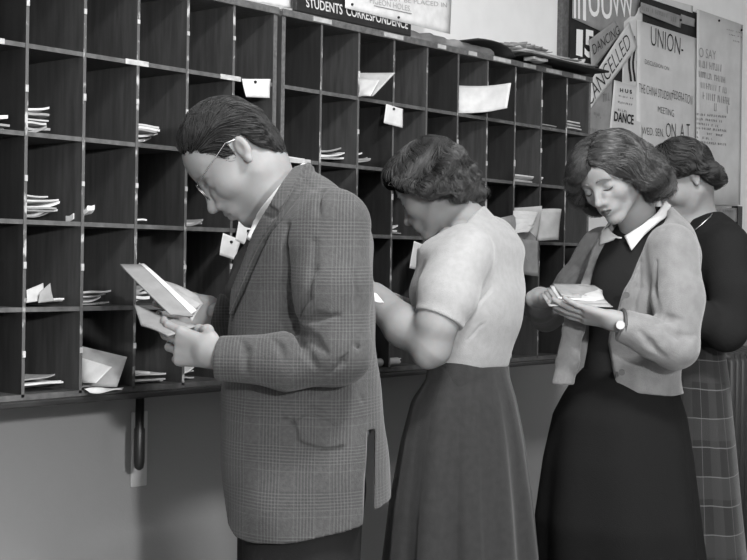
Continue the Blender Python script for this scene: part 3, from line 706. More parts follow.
# ================================================================== woman in the cardigan
def build_cardigan():
    Y = 3.18; yaw = 48; base = cf(628, 400, Y); base[2] = 0
    H = Head(cf(611, 177, 3.12), frame(50, 26, 15), .82)
    G = Field(H.o+(-.16, -.16, -.24), H.o+(.20, .19, .16), .0019)
    head_sdf(G, H, True)
    G.chain([H(-.02, 0, -.035), cf(635, 212, 3.17), cf(643, 238, 3.20)], [.045, .042, .050], .02)
    G.ell(cf(643, 256, 3.20), (.075, .06, .028), None, .02)
    head = G.mesh(base); HG = G
    # left hand under the letters, right hand behind them
    W = cf(620, 322, 2.98); g1 = Field(W+(-.22, -.1, -.10), W+(.07, .13, .11), .0021)
    hand_sdf(g1, W, (-1, .22, .20), (.15, .55, .9), (.1, .8, .3), [(6, 10, 6), (5, 10, 6), (4, 10, 6), (4, 10, 6)], [(.6, .75, .3), (.95, .3, .3), (1, 0, .2)], .86, spread=.05)
    h1 = g1.mesh(base)
    W2 = cf(543, 298, 3.17); g2 = Field(W2+(-.09, -.12, -.11), W2+(.2, .12, .11), .0021)
    hand_sdf(g2, W2, (.78, -.62, .10), (.2, -.3, -.9), (.3, -.6, .6), [(14, 30, 22), (16, 32, 22), (18, 32, 22), (20, 34, 22)], [(.9, .3, .1), (1, .2, .1), (1, 0, -.1)], .86)
    h2 = g2.mesh(base)
    secs = [sec(207, 632, 664, .05, 3.2, yaw), sec(217, 622, 674, .07, 3.2, yaw), sec(228, 614, 684, .095, 3.2, yaw), sec(245, 604, 690, .115, 3.2, yaw), sec(275, 592, 690, .122, 3.2, yaw), sec(305, 588, 685, .120, 3.2, yaw), sec(340, 588, 676, .112, 3.2, yaw),
            sec(370, 583, 672, .115, 3.2, yaw), sec(400, 578, 676, .125, 3.2, yaw)]
    arm1 = [cf(673, 250, 3.07), cf(679, 300, 3.03), cf(675, 346, 3.00), cf(652, 338, 2.98), cf(624, 326, 2.98)]; r1 = [.057, .053, .047, .042, .034]
    arm2 = [cf(603, 250, 3.30), cf(577, 285, 3.36), cf(546, 314, 3.44), cf(539, 307, 3.32), cf(541, 299, 3.19)]; r2_ = [.056, .048, .040, .036, .031]
    body = coarse_body(base, secs[2:], [(arm1, r1), (arm2, r2_)], .92, Y, ((-.05, -.06), (.05, .07)), None, k=.93)
    P = person(base, [head, h1, h2, body], [MT['skin'], MT['lips']], 'woman in an open grey cardigan over a black jumper, reading a bundle of letters', (H, base))
    # black jumper
    g = Field(cf(575, 400, 3.2)+(-.03, -.24, -.02), cf(700, 205, 3.2)+(.03, .24, .02), .004)
    g.loft([(s[0], s[1], s[2], s[3]-.012, s[4]-.006, s[5]) for s in secs], .01)
    g.ell(cf(636, 214, 3.14), (.050, .075, .034), None, .01, True)
    child('jumper', g, base, MT['knit_black'], P)
    # white collar, two points, laid over the jumper and the neck
    TG = Field(cf(575, 400, 3.2)+(-.03, -.26, -.02), cf(700, 190, 3.2)+(.03, .24, .02), .004); TG.loft([(s[0], s[1], s[2], s[3]-.012, s[4]-.006, s[5]) for s in secs], .01); TG.chain([H(-.02, 0, -.035), cf(635, 212, 3.17), cf(643, 238, 3.20)], [.045, .042, .050], .02)
    mb = MB()
    for inn, out in (([(661, 204), (655, 213), (647, 219), (634, 229), (626, 236)], [(669, 210), (665, 219), (655, 227), (644, 237), (632, 251)]),
                     ([(624, 238), (619, 236), (613, 232), (608, 226), (604, 221)], [(615, 241), (609, 243), (601, 246), (598, 240), (598, 230)])):
        A_, B__ = hit(TG, inn, .006), hit(TG, out, .006); T = np.linspace(0, 4, 19)
        A_, B__ = [np.stack([np.interp(T, range(5), q[:, j]) for j in range(3)], 1) for q in (A_, B__)]; n_ = 7; R_ = []
        for j in range(n_):
            w_ = j/(n_-1); R_.append(surf(TG, A_*(1-w_)+B__*w_, .012+.005*math.sin(math.pi*w_)-.003*w_))
        V = np.stack(R_, 1).reshape(-1, 3)-np.array(base)
        mb.add(V, [(i*n_+j, i*n_+j+1, (i+1)*n_+j+1, (i+1)*n_+j) for i in range(18) for j in range(n_-1)])
    co = mb.build('collar', MT['shirt'], P, True); sd = co.modifiers.new('solid', 'SOLIDIFY'); sd.thickness = .003; sd.offset = 1
    # cardigan: open front
    G = Field(cf(520, 405, 3.2)+(-.03, -.36, -.02), cf(705, 205, 3.2)+(.05, .32, .02), .0034)
    S2 = [(s[0], s[1], s[2], s[3]+.010, s[4]+.012, s[5]) for s in secs]
    G.loft(S2, .01)
    w = math.radians(yaw); fv = np.array([-math.cos(w), -math.sin(w), 0]); lv = np.array([math.sin(w), -math.cos(w), 0])
    # hollow the opening: remove a wedge of cloth over the chest
    op = [cf(x, y, 3.08) for x, y in ((672, 206), (664, 222), (652, 238), (641, 262), (627, 290), (618, 320), (613, 345), (616, 372), (618, 398), (556, 398), (560, 340), (572, 300), (588, 268), (604, 236), (625, 215))]
    cut_poly(G, op, 3.22)
    G.ell(cf(636, 216, 3.14), (.070, .1, .040), None, .008, True)
    G.chain(arm1, [r+.002 for r in r1], .020); G.chain(arm2, r2_, .02)
    # left front strip hanging under the letters
    st = [cf(580, 290, 3.16), cf(573, 330, 3.12), cf(567, 362, 3.10), cf(564, 384, 3.10)]
    for t in np.linspace(-.5, .5, 5): G.chain([p+np.array([t*.034, 0.012*abs(t), 0]) for p in st], [.010, .0085, .008, .007], .012)
    wp = cf(622, 325, 2.98); halfspace(G, wp, (-1, 0, .33), .002, wp-(.07, .06, .06), wp+(.04, .06, .06))
    crease(G, [(657, 262), (654, 288), (656, 316)], [.002, .007, .006], .012)
    crease(G, [(657, 322), (668, 318), (682, 320)], [.004, .005, .001], .012)
    crease(G, [(668, 330), (680, 337), (694, 336)], [.001, .004, .001], .014)
    crease(G, [(641, 262), (638, 288), (634, 310)], [.001, .003, .001], .014)
    crease(G, [(600, 258), (585, 278), (572, 294)], [.001, .005, .002], .012)
    crease(G, [(590, 252), (576, 268), (562, 285)], [.001, .004, .002], .012)
    crease(G, [(640, 332), (650, 344), (664, 356)], [.001, .003, .001], .014)
    ripple(G, lambda X, Yy, Z: .0020*np.sin(X*30-Z*24+1.4*np.sin(Z*15+Yy*10))+.0009*np.sin(Z*70+X*25))
    xs = [cf(x, 390, 3.15)[0] for x in (520, 600, 612, 622, 640, 670, 690)]; zs = [cf(630, y, 3.15)[2] for y in (384, 384, 391, 391.5, 391, 394, 393)]
    hem(G, xs, zs)
    child('cardigan', G, base, MT['knit_grey'], P)
    for x, y in ((625.5, 295), (620, 332), (621, 372)):
        p = cf(x+1, y, 3.045); b = MB(); b.tube([p-base, p-base+np.array([-.002, -.008, 0])], .0075, 12); b.build('button', MT['button'], P)
    rings = [sec(366, 588, 668, .11, 3.2, yaw), sec(380, 577, 672, .12, 3.2, yaw), sec(395, 566, 678, .13, 3.2, yaw), sec(415, 556, 684, .15, 3.2, yaw), sec(460, 547, 690, .17, 3.2, yaw), sec(520, 540, 696, .19, 3.2, yaw), sec(560, 540, 700, .20, 3.22, yaw), sec(650, 544, 704, .20, 3.24, yaw)]
    rings[-1] = (.42,)+rings[-1][1:]
    skirt('skirt', MT['skirt_black'], rings, base, P, 8, .05, seed=9)
    # hair: side parting, shoulder-length rolled waves
    g = Field(H.o+(-.20, -.20, -.20), H.o+(.24, .22, .18), .0020); k = H.s
    g.ell(H(-.018, 0, .036), [v*k for v in (.103, .082, .084)], H.R, .01)
    q = tuple(slice(0, n) for n in g.n); lx, ly, lz = H.loc(g.P(q))
    hl = np.interp(lx, [-.12, -.04, -.01, .02, .045, .06, .075, .12], [-.02, -.02, -.01, .0, .02, .048, .066, .076]).astype(np.float32)
    g.d = np.maximum(g.d, ((hl-lz)*.7).astype(np.float32))
    def endc(az):
        a = abs(az)
        if a < 30: return (34, .02)
        if a < 58: return (14, .12)
        if a < 100: return (-38, .30)
        return (-46, .28)
    rnd = random.Random(2)
    def flow(paths, n, r, jit, k2=.0022, seedv=1):
        rn = random.Random(seedv); paths = [[(x*.96, y*(1.0-.20*min(1, max(0, (z+.04)/.08))), z*(.90 if z > 0 else .92)) for x, y, z in p] for p in paths]
        for i in range(n):
            t = rn.random()*(len(paths)-1); a = int(t); f = t-a; pa, pb = np.array(paths[a]), np.array(paths[a+1]); p = pa*(1-f)+pb*f
            # resample with smooth curve
            m = len(p); T = np.linspace(0, m-1, m*3); P_ = np.stack([np.interp(T, range(m), p[:, j]) for j in range(3)], 1)
            for _ in range(2): P_[1:-1] = (P_[:-2]+2*P_[1:-1]+P_[2:])/4
            off = np.array([rn.uniform(-jit, jit) for _ in range(3)]); ph = rn.random()*6
            pts = [H(*(P_[j]+off*min(1, j/4)+.0025*np.array([math.sin(j*.8+ph), math.cos(j*.7+ph), math.sin(j*.6+ph)]))) for j in range(len(P_))]
            g.chain(pts, [r*H.s*(.7+.5*math.sin(math.pi*(j+1)/(len(P_)+1))) for j in range(len(P_))], k2)
    # her left side (y>0): from the parting over the ear, rolling out and under
    L = [[(.078, .018, .078), (.070, .052, .070), (.050, .078, .045), (.030, .090, .015), (.012, .104, -.022), (-.005, .120, -.052), (-.020, .116, -.082), (-.03, .095, -.092)],
         [(.050, .018, .105), (.045, .060, .098), (.025, .092, .060), (.005, .105, .015), (-.012, .122, -.025), (-.03, .132, -.060), (-.045, .120, -.095), (-.045, .095, -.100)],
         [(.010, .015, .126), (.0, .065, .110), (-.02, .100, .065), (-.035, .112, .010), (-.055, .122, -.035), (-.07, .118, -.070), (-.075, .095, -.100), (-.065, .070, -.100)],
         [(-.04, .010, .124), (-.06, .055, .105), (-.085, .080, .060), (-.10, .085, .0), (-.115, .080, -.045), (-.120, .070, -.080), (-.105, .05, -.105), (-.085, .035, -.100)],
         [(-.08, 0, .105), (-.105, .02, .08), (-.125, .025, .03), (-.13, .025, -.02), (-.135, .02, -.06), (-.130, .015, -.09), (-.11, .01, -.11), (-.09, .0, -.10)]]
    R_ = [[(.078, .016, .080), (.092, -.015, .072), (.094, -.045, .058), (.078, -.075, .046), (.055, -.100, .020), (.038, -.108, -.018), (.022, -.105, -.052), (.0, -.090, -.075)],
          [(.050, .016, .106), (.066, -.022, .104), (.066, -.060, .086), (.045, -.092, .060), (.022, -.112, .018), (.005, -.118, -.028), (-.015, -.112, -.065), (-.03, -.09, -.085)],
          [(.010, .012, .126), (.010, -.040, .120), (.0, -.078, .092), (-.02, -.102, .050), (-.04, -.112, .0), (-.055, -.110, -.045), (-.07, -.095, -.080), (-.07, -.07, -.095)],
          [(-.04, .010, .124), (-.055, -.04, .108), (-.08, -.075, .065), (-.10, -.082, .0), (-.112, -.08, -.045), (-.118, -.065, -.080), (-.105, -.05, -.105), (-.085, -.035, -.100)],
          [(-.08, 0, .105), (-.105, -.02, .08), (-.125, -.025, .03), (-.13, -.025, -.02), (-.135, -.02, -.06), (-.130, -.015, -.09), (-.11, -.01, -.11), (-.09, .0, -.10)]]
    flow(L, 70, .0110, .006, .008, seedv=1); flow(R_, 64, .0110, .005, .008, seedv=2)
    inner = [[(x*.93, y*.93, z*.95) for x, y, z in p] for p in L]; flow(inner, 50, .011, .004, .01, seedv=3)
    inner = [[(x*.93, y*.93, z*.95) for x, y, z in p] for p in R_]; flow(inner, 50, .011, .004, .01, seedv=4)
    g.d += np.where(np.abs(g.d) < .03, .0042*np.sin(lz*70+lx*34+2.0*np.sin(ly*18+lx*20))*np.clip((.09-lz)/.06, 0, 1), 0).astype(np.float32)
    # the parting: a shallow valley
    g.chain([H(.080, .015, .072), H(.05, .015, .104), H(.01, .013, .122), H(-.03, .012, .124)], [.002*k]*4, .008, True)
    def dc(L):
        sg = np.where(L[:, 1] > .016, 1., -1.); low = np.clip((.02-L[:, 2])/.07, 0, 1); d = np.stack([-.25-.0*sg+.35*(low > .2), sg*(1-.9*low), -.9-0*sg], 1); 
        roll = np.clip((-.06-L[:, 2])/.03, 0, 1); d[:, 1] -= sg*1.2*roll; return d
    st = strands(g, H, base, 9000, .075, dc, .0005, .004, wave=.65, wavek=60, seg=13, r=.0006, seed=3)
    s2 = strands(g, H, base, 1200, .07, dc, .003, .006, wave=.8, wavek=60, seg=13, r=.00055, seed=8, start=lambda L: (L[:, 2] < .07), tipfly=.010)
    s3 = strands(g, H, base, 2600, .06, dc, .0005, .004, wave=.3, wavek=48, seg=12, r=.0006, seed=18, start=lambda L: (L[:, 2] > .055) & (np.abs(L[:, 1]-.015) < .03))
    hair_obj(g, base, [st, s2, s3], MT['hair_b'], P)
    face_lines(H, base, P, HG, w=.0016)
    # wrist watch: a separate accessory worn with the figure
    wc = cf(620, 325.5, 2.945); b = MB(); ctr_ = cf(623, 325, 2.98)
    b.tube([ctr_-base+np.array([.0, .036*math.cos(a)*-1, .034*math.sin(a)]) for a in np.linspace(0, 2*math.pi, 21)], .004, 6, cap=False)
    wt = b.build('wristwatch', MT['strap'], P, True)
    b = MB(); p0 = cf(620.5, 325, 2.944)-base; b.tube([p0, p0+np.array([-.001, -.005, 0])], [.0100, .0092], 20); o = b.build('watch_face', MT['watch'], wt); o['label'] = 'round white watch dial'
    b = MB(); e = H(-.006, .086, -.034)-base; b.tube([e+np.array([0, -.006, 0.003]), e+np.array([0, -.008, 0]), e+np.array([0, -.006, -.003])], [.002, .0042, .002], 10); b.build('earring', MT['metal'], P, True)
    return P

# ================================================================== woman at the back
def build_back():
    Y = 3.72; yaw = 6; base = cf(706, 400, Y); base[2] = 0
    H = Head(cf(684, 179, 3.70), frame(2, 32, 0), .93)
    G = Field(H.o+(-.17, -.17, -.22), H.o+(.22, .18, .16), .0024)
    head_sdf(G, H, True)
    G.chain([H(-.025, 0, -.03), cf(695, 207, Y), cf(702, 228, Y)], [.050, .046, .056], .02); G.ell(cf(702, 232, Y), (.075, .09, .035), None, .03)
    head = G.mesh(base); HG = G
    secs = [sec(211, 692, 716, .07, Y, yaw), sec(219, 685, 723, .12, Y, yaw), sec(230, 677, 733, .165, Y, yaw), sec(248, 669, 740, .18, Y, yaw), sec(280, 662, 742, .175, Y, yaw), sec(310, 662, 738, .16, Y, yaw), sec(345, 666, 719, .13, Y, yaw), sec(365, 663, 722, .14, Y, yaw)]
    arm1 = [cf(727, 250, 3.56), cf(732, 288, 3.52), cf(726, 330, 3.50), cf(700, 318, 3.48), cf(672, 305, 3.48)]; r1 = [.060, .055, .048, .042, .032]
    arm2 = [cf(715, 250, 3.88), cf(705, 300, 3.90), cf(675, 315, 3.85)]; r2_ = [.055, .05, .035]
    W = cf(672, 305, 3.48); g1 = Field(W+(-.2, -.1, -.08), W+(.05, .12, .10), .003)
    hand_sdf(g1, W, (-1, .1, .15), (.1, .8, .5), (0, -.2, 1), [(20, 25, 15)]*4, [(.6, .6, .4), (.9, .3, .3), (1, 0, .2)], .92)
    body = coarse_body(base, secs[2:], [(arm1, r1), (arm2, r2_)], .92, Y, ((-.03, -.08), (0, .08)), None, k=.93)
    P = person(base, [head, g1.mesh(base), body], [MT['skin'], MT['lips']], 'woman in a black jumper and tartan skirt standing behind the cardigan woman', (H, base))
    G = Field(cf(655, 365, Y)+(-.06, -.34, -.02), cf(748, 200, Y)+(.08, .30, .02), .0042)
    G.loft(secs[:-1], .01)
    G.chain(arm1, [r+.003 for r in r1], .02); G.chain(arm2, [r+.003 for r in r2_], .02)
    G.ell(cf(700, 211, Y), (.066, .080, .032), None, .006, True)
    ripple(G, lambda X, Yy, Z: .0025*np.sin(X*26-Z*22))
    JG = copy.copy(G); JG.d = G.d.copy()
    G.chain([H(-.025, 0, -.03), cf(695, 207, Y), cf(702, 228, Y)], [.050, .046, .056], .02); NG = G
    child('jumper', JG, base, MT['knit_black'], P)
    rings = [sec(342, 665, 718, .13, Y, yaw), sec(350, 664, 720, .135, Y, yaw), sec(380, 660, 723, .16, Y, yaw), sec(440, 655, 728, .19, Y, yaw), sec(500, 652, 733, .21, Y, yaw), sec(560, 648, 739, .23, Y, yaw), sec(650, 642, 746, .25, Y, yaw)]
    rings[-1] = (.42,)+rings[-1][1:]
    skirt('skirt', MT['skirt_plaid'], rings, base, P, 6, .035, seed=12)
    g = Field(H.o+(-.19, -.18, -.17), H.o+(.22, .18, .19), .0024); k = H.s
    g.ell(H(-.002, 0, .038), [v*k for v in (.097, .088, .086)], H.R, .01); g.ell(H(-.034, 0, -.015), [v*k for v in (.052, .080, .055)], H.R, .03)
    q = tuple(slice(0, n) for n in g.n); lx, ly, lz = H.loc(g.P(q))
    hl = np.interp(lx, [-.12, -.08, -.05, -.02, .0, .03, .055, .075, .12], [-.06, -.07, -.045, .0, .020, .028, .048, .066, .07]).astype(np.float32)
    g.d = np.maximum(g.d, ((hl-lz)*.7).astype(np.float32))
    for c, r in (((.070, .03, .062), .020), ((.04, .075, .045), .022), ((.0, .088, .03), .022), ((-.035, .088, .005), .022), ((-.060, .076, -.02), .024), ((-.07, .055, -.044), .024), ((-.075, .01, -.052), .024), ((-.07, -.04, -.04), .024), ((-.080, .04, -.02), .022), ((-.082, .01, -.005), .022), ((-.07, -.07, -.0), .024)):
        g.ell(H(*c), (r*k, r*k, r*.85*k), None, .012)
    g.d += np.where(np.abs(g.d) < .03, .0035*np.sin(lz*75+lx*30+2.2*np.sin(ly*22+lx*14))*np.clip((.11-lz)/.05, 0, 1), 0).astype(np.float32)
    cr = np.array([-.0, .0, .128])
    def db(L): d = L-cr; d = d/np.linalg.norm(d, axis=1, keepdims=True); d[:, 0] -= .3; d[:, 2] -= .4; return d
    def lowb(L): return L[:, 2] > np.interp(L[:, 0], [-.15, -.08, -.05, -.02, .0, .03, .055, .08, .12], [-.085, -.085, -.055, -.012, .008, .016, .036, .055, .06])
    st = strands(g, H, base, 4500, .05, db, .0005, .004, wave=.7, wavek=75, seg=9, r=.0008, seed=3, keep=lowb)
    hair_obj(g, base, [st], MT['hair_c'], P)
    nk = hit(NG, [(712, 214), (710, 217), (706, 220.5), (701, 225), (696, 229.5), (691, 233), (687, 233)], .004)
    tube_child('necklace', nk, .0018, base, MT['metal'], P)
    return P

build_man()
build_jersey()
build_cardigan()
build_back()
# ------------------------------------------------------------------ room
WY = .315
def slab(name, x0, x1, y0, y1, z0, z1, m, kind='structure'):
    b = MB(); b.box(x0, x1, y0, y1, z0, z1); o = b.build(name, m)
    if kind: o['kind'] = kind
    return o
slab('floor', -2.6, 6.6, -5.2, WY+.1, -.1, 0, MT['floor'])
slab('ceiling', -2.6, 6.6, -5.2, WY+.1, 3.1, 3.2, MT['ceil'])
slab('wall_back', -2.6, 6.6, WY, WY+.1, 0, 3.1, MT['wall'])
slab('wall_front', -2.6, 6.6, -5.2, -5.1, 0, 3.1, MT['wall'])
slab('wall_left', -2.7, -2.6, -5.2, WY+.1, 0, 3.1, MT['wall'])
slab('wall_right', 6.6, 6.7, -5.2, WY+.1, 0, 3.1, MT['wall'])
slab('baseboard_back', -2.6, 6.6, WY-.018, WY, 0, .12, MT['wood_dark'])

# ------------------------------------------------------------------ pigeonhole racks
ZR = [1.984-.1822*i for i in range(6)]; W0 = 1.6687; P0 = .147; R0 = 2.4203; PR = .1473
UL = [W0+P0*k for k in range(-3, 6)]; UR = [R0+PR*k for k in range(0, 11)]
DEP = .30
def rack(us, lab, dark, first_w, last_w):
    r = empty('pigeonhole_rack', lab, 'mail rack', ((us[0]+us[-1])/2, 0, ZR[5]-.006), 0)
    ox, oz = (us[0]+us[-1])/2, ZR[5]-.006
    def part(name, x0, x1, y0, y1, z0, z1, ms, front=1):
        b = MB(); b.box(x0-ox, x1-ox, y0, y1, z0-oz, z1-oz, 0, front=front); o = b.build(name, ms, r); return o
    for i, u in enumerate(us):
        m = MT['wood_dark'] if dark(i) else MT['wood']
        if i == 0: part('side_panel', u, u+first_w, 0, DEP, ZR[5], ZR[0]+.004, [m, MT['wood_mid']])
        elif i == len(us)-1: part('side_panel', u-last_w, u, 0, DEP, ZR[5], ZR[0]+.004, [m, MT['wood_mid']])
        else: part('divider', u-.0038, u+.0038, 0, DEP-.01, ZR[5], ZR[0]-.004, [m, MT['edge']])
    for j in range(1, 5): part('shelf', us[0]+.003, us[-1]-.003, .0015, DEP-.01, ZR[j]-.0048, ZR[j]+.0048, [MT['wood'], MT['edge_h']])
    part('bottom_board', us[0]+.0005, us[-1]-.0005, .0, DEP, ZR[5]-.006, ZR[5]+.006, [MT['wood'], MT['edge_h']])
    bevel(part('top_board', us[0]-.002, us[-1]+.002, -.006, DEP+.004, ZR[0]-.008, ZR[0]+.010, [MT['wood_mid'], MT['wood_mid']]), .002)
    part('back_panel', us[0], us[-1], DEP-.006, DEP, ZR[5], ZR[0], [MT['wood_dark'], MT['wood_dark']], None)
    # small name labels glued on the divider fronts and on the shelf edges
    def lab_(x, z, w, h):
        b = MB(); b.box(x-w/2-ox, x+w/2-ox, -.0022, .0, z-h/2-oz, z+h/2-oz); b.build('name_label', MT['label'], r)
    return r, lab_
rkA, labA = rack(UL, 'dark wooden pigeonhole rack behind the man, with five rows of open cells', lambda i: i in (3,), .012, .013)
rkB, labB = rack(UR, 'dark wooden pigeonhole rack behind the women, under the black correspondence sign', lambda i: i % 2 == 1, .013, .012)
for r in range(5):
    for k in range(3, 8): labA(UL[k]+random.uniform(-.001, .001), ZR[r+1]+.092+random.uniform(-.006, .006), .007, random.uniform(.009, .015))
for k, r in ((2, 0), (2, 1), (4, 1), (6, 1), (5, 1), (7, 1), (8, 1), (8, 0), (6, 2), (3, 2), (8, 2)):
    labB(UR[k], ZR[r+1]+random.uniform(.04, .12), .006, random.uniform(.012, .03))
def strip(px0, px1, py, f, zz):
    a, b = onplane(px0, py, -.003), onplane(px1, py, -.003); f((a.x+b.x)/2, zz, b.x-a.x, .0115)
strip(126, 149, 62, labA, ZR[1]); strip(221, 241, 78, labA, ZR[1]); strip(-8, 5, 37, labA, ZR[1])
strip(284, 311, 156, labB, ZR[2])
def strip_top(px0, px1, py):
    a, b = onplane(px0, py, -.007), onplane(px1, py, -.007)
    m = MB(); x = (a.x+b.x)/2; cx, cz = (UR[0]+UR[-1])/2, ZR[5]-.006
    m.box(a.x-cx, b.x-cx, -.0085, -.006, ZR[0]-.005-cz, ZR[0]+.0065-cz); m.build('name_label', MT['label'], rkB)
for a, b in ((313, 331), (384, 403), (438, 446), (469, 477), (494, 511), (524, 536), (547, 562), (574, 586)): strip_top(a, b, 40)

b = MB(); b.box(UL[0]-.3, UR[-1]+.006, -.012, WY-.001, ZR[5]-.021, ZR[5]-.0065)
ctr = bevel(b.build('counter', MT['counter']), .004)
thing(ctr, 'long dark wooden counter ledge carrying the pigeonhole racks', 'counter')
# plate and hanging iron bar under the ledge
p = onplane(131, 412, WY); q = onplane(145.5, 485, WY)
b = MB(); b.box(-(q.x-p.x)/2, (q.x-p.x)/2, -.006, 0, q.z-p.z, 0)
pl = b.build('wall_plate', MT['plate']); pl.location = ((p.x+q.x)/2, WY, p.z); bevel(pl, .002)
thing(pl, 'pale narrow plate fixed to the wall under the counter behind the iron bar', 'plate')
p = onplane(139, 470, .2)
b = MB(); b.tube([(0, 0, .0), (0, 0, .006), (0, 0, .02), (0, 0, .10), (0, .0, .105), (0, 0, ZR[5]-.0215-p.z)], [.005, .011, .0135, .0135, .011, .0105], 16)
br = b.build('bracket_bar', MT['iron'], None, True); br.location = (p.x, p.y, p.z)
thing(br, 'black rounded iron bar hanging below the counter ledge', 'bracket')

# ------------------------------------------------------------------ paper helpers
def quadsheet(name, cs, m, bend=.0, thick=.0012, seed=0, nx=14, ny=8, wobble=.0015, axis=(0, -1, 0), parent=None):
    """cs: tl, tr, br, bl as world points"""
    rnd = random.Random(seed); a, b_, c_, d_ = [Vector(p) for p in cs]; o = (a+b_+c_+d_)/4
    V = []; U = []; ph = [rnd.random()*6 for _ in range(4)]; nrm = (b_-a).cross(d_-a).normalized()
    if nrm.dot(Vector((-.76, -.64, 0))) < 0: nrm = -nrm
    for j in range(ny+1):
        for i in range(nx+1):
            u, v = i/nx, j/ny; p = (a*(1-u)+b_*u)*(1-v)+(d_*(1-u)+c_*u)*v
            p = p+nrm*(bend*math.sin(math.pi*u)+wobble*math.sin(5*u+ph[0])*math.sin(4*v+ph[1]))
            V.append(p-o); U.append((u, 1-v))
    Fc = [(j*(nx+1)+i, (j+1)*(nx+1)+i, (j+1)*(nx+1)+i+1, j*(nx+1)+i+1) for j in range(ny) for i in range(nx)]
    ob = mesh_obj(name, V, Fc, m, parent, True, uvs=U); ob.location = o
    sd = ob.modifiers.new('solid', 'SOLIDIFY'); sd.thickness = thick; sd.offset = 0
    return ob
def text_verts(s, spacing=1.0, bold=0.0):
    cu = bpy.data.curves.new('t', 'FONT'); cu.body = s; cu.space_character = spacing; cu.offset = bold; cu.resolution_u = 3
    o = bpy.data.objects.new('t', cu); me = bpy.data.meshes.new_from_object(o)
    V = np.array([v.co[:] for v in me.vertices]); Fc = [tuple(p.vertices) for p in me.polygons]
    bpy.data.objects.remove(o); bpy.data.meshes.remove(me); bpy.data.curves.remove(cu)
    V[:, 0] -= V[:, 0].min(); V[:, 0] /= V[:, 0].max(); V[:, 1] -= V[:, 1].min(); V[:, 1] /= V[:, 1].max()
    return V, Fc
def lettering(lines, yw, m, parent, spacing=1.0, bold=0.0, name='lettering'):
    """lines: (text, tl, tr, br, bl) pixel corners on the plane y=yw; one mesh"""
    for s, tl, tr, br_, bl in lines:
        V, Fc = text_verts(s, spacing, bold); P = [onplane(q[0], q[1], yw) for q in (tl, tr, br_, bl)]
        o = mesh_obj(name, [(P[3]*(1-x)+P[2]*x)*(1-y)+(P[0]*(1-x)+P[1]*x)*y - parent.location for x, y, _ in V], Fc, m, parent)
    return o
def stroke_lines(rows, yw, m, parent, name='small_print'):
    """faint unreadable rows of writing drawn as short pen strokes: (x0,y0,x1,y1,height px)"""
    rnd = random.Random(3)
    for x0, y0, x1, y1, h in rows:
        mb = MB(); n = max(3, int((x1-x0)/1.7))
        for i in range(n):
            if rnd.random() < .16: continue
            u = i/n; px = x0+(x1-x0)*u; py = y0+(y1-y0)*u; w = rnd.uniform(.45, .95); a = rnd.uniform(-.5, .5)
            q = [onplane(px+a, py, yw), onplane(px+a+w, py, yw), onplane(px+w, py+h, yw), onplane(px, py+h, yw)]
            mb.add([p_-parent.location for p_ in q], [(0, 3, 2, 1)])
            if rnd.random() < .5:
                yy = py+h*rnd.choice((0, .45, .85)); q = [onplane(px, yy, yw), onplane(px+1.5, yy+.3, yw), onplane(px+1.5, yy+.3+h*.14, yw), onplane(px, yy+h*.14, yw)]
                mb.add([p_-parent.location for p_ in q], [(0, 3, 2, 1)])
        mb.build(name, m, parent)
def wallsheet(name, corners, yw, m, lab, cat='poster', group=None, seed=0, wobble=.001, bend=0, thick=.001):
    o = quadsheet(name, [onplane(x, y, yw) for x, y in corners], m, bend, thick, seed, wobble=wobble); return thing(o, lab, cat, group)

# ------------------------------------------------------------------ notice board
NB = WY-.03
def pq(x, y): return onplane(x, y, NB)
a, bq, cq, dq = pq(571.5, -25), pq(699, 8), pq(699, 330), pq(570, 330)
b = MB(); b.box(a.x, bq.x, NB, WY-.0005, pq(690, 206).z, pq(640, -6).z)
nb = b.build('notice_board', MT['board']); thing(nb, 'black notice board on the wall covered with posters', 'notice board')
b = MB(); t0, t1 = onplane(562, 30, NB+.008), onplane(572.5, 30, NB+.008); b.box(t0.x, t1.x, NB+.008, WY, 1.2, 2.75)
tr = b.build('trim_1', MT['wood_mid']); tr['kind'] = 'structure'; bevel(tr, .003)
y1, y2, y3, y4 = NB-.004, NB-.008, NB-.012, NB-.016
ps = wallsheet('poster', [(573, -22), (641, -6), (631, 45), (572, 18)], y1, MT['poster2'], 'grey striped poster with white capitals at the top left of the notice board', seed=1)
lettering([('II', (574, -18), (580, -16), (580, 19), (574, 18)), ('I', (583, -16), (586, -15), (586, 21), (583, 20)), ('UU', (588, -16), (612, -10), (612, 20), (589, 16)), ('VW', (611, -10), (632, -4), (634, 18), (613, 16))], y1-.003, MT['white'], ps, bold=.01)
n15 = lettering([('1', (576.5, 29), (583, 30), (582.5, 57), (576, 55)), ('5', (585, 29), (594, 31), (594, 60), (584.5, 56))], NB-.003, MT['white'], nb, bold=.035)
wall_p = wallsheet('poster', [(624, 22), (643, 4), (640, 92), (622, 88)], y1, MT['poster'], 'pale poster with bold black vertical stripes beside the union notice', seed=2)
b = MB()
for x0, x1, w in ((629, 627, 2.2), (633, 631.5, 2.0), (637.5, 636, 1.6)):
    pts = [(x0+math.sin(i*1.1)*1.0, 36+i*6.5) for i in range(8)]
    for (xa, ya), (xb, yb) in zip(pts, pts[1:]):
        b.add([onplane(x, y, y1-.003)-wall_p.location for x, y in ((xa, ya), (xa+w, ya), (xb+w, yb), (xb, yb))], [(0, 3, 2, 1)])
b.build('stripe', MT['ink'], wall_p)
ps = wallsheet('poster', [(588, 82), (613, 70), (612, 137), (588, 137)], y1, MT['poster2'], 'grey poster with faint script hanging below the cancelled banner', seed=3)
stroke_lines([(594, 112, 601, 113, 3), (596, 116, 602, 117, 2), (590, 128, 604, 131, 3), (603, 94, 610, 92, 8)], y1-.003, MT['ink2'], ps)
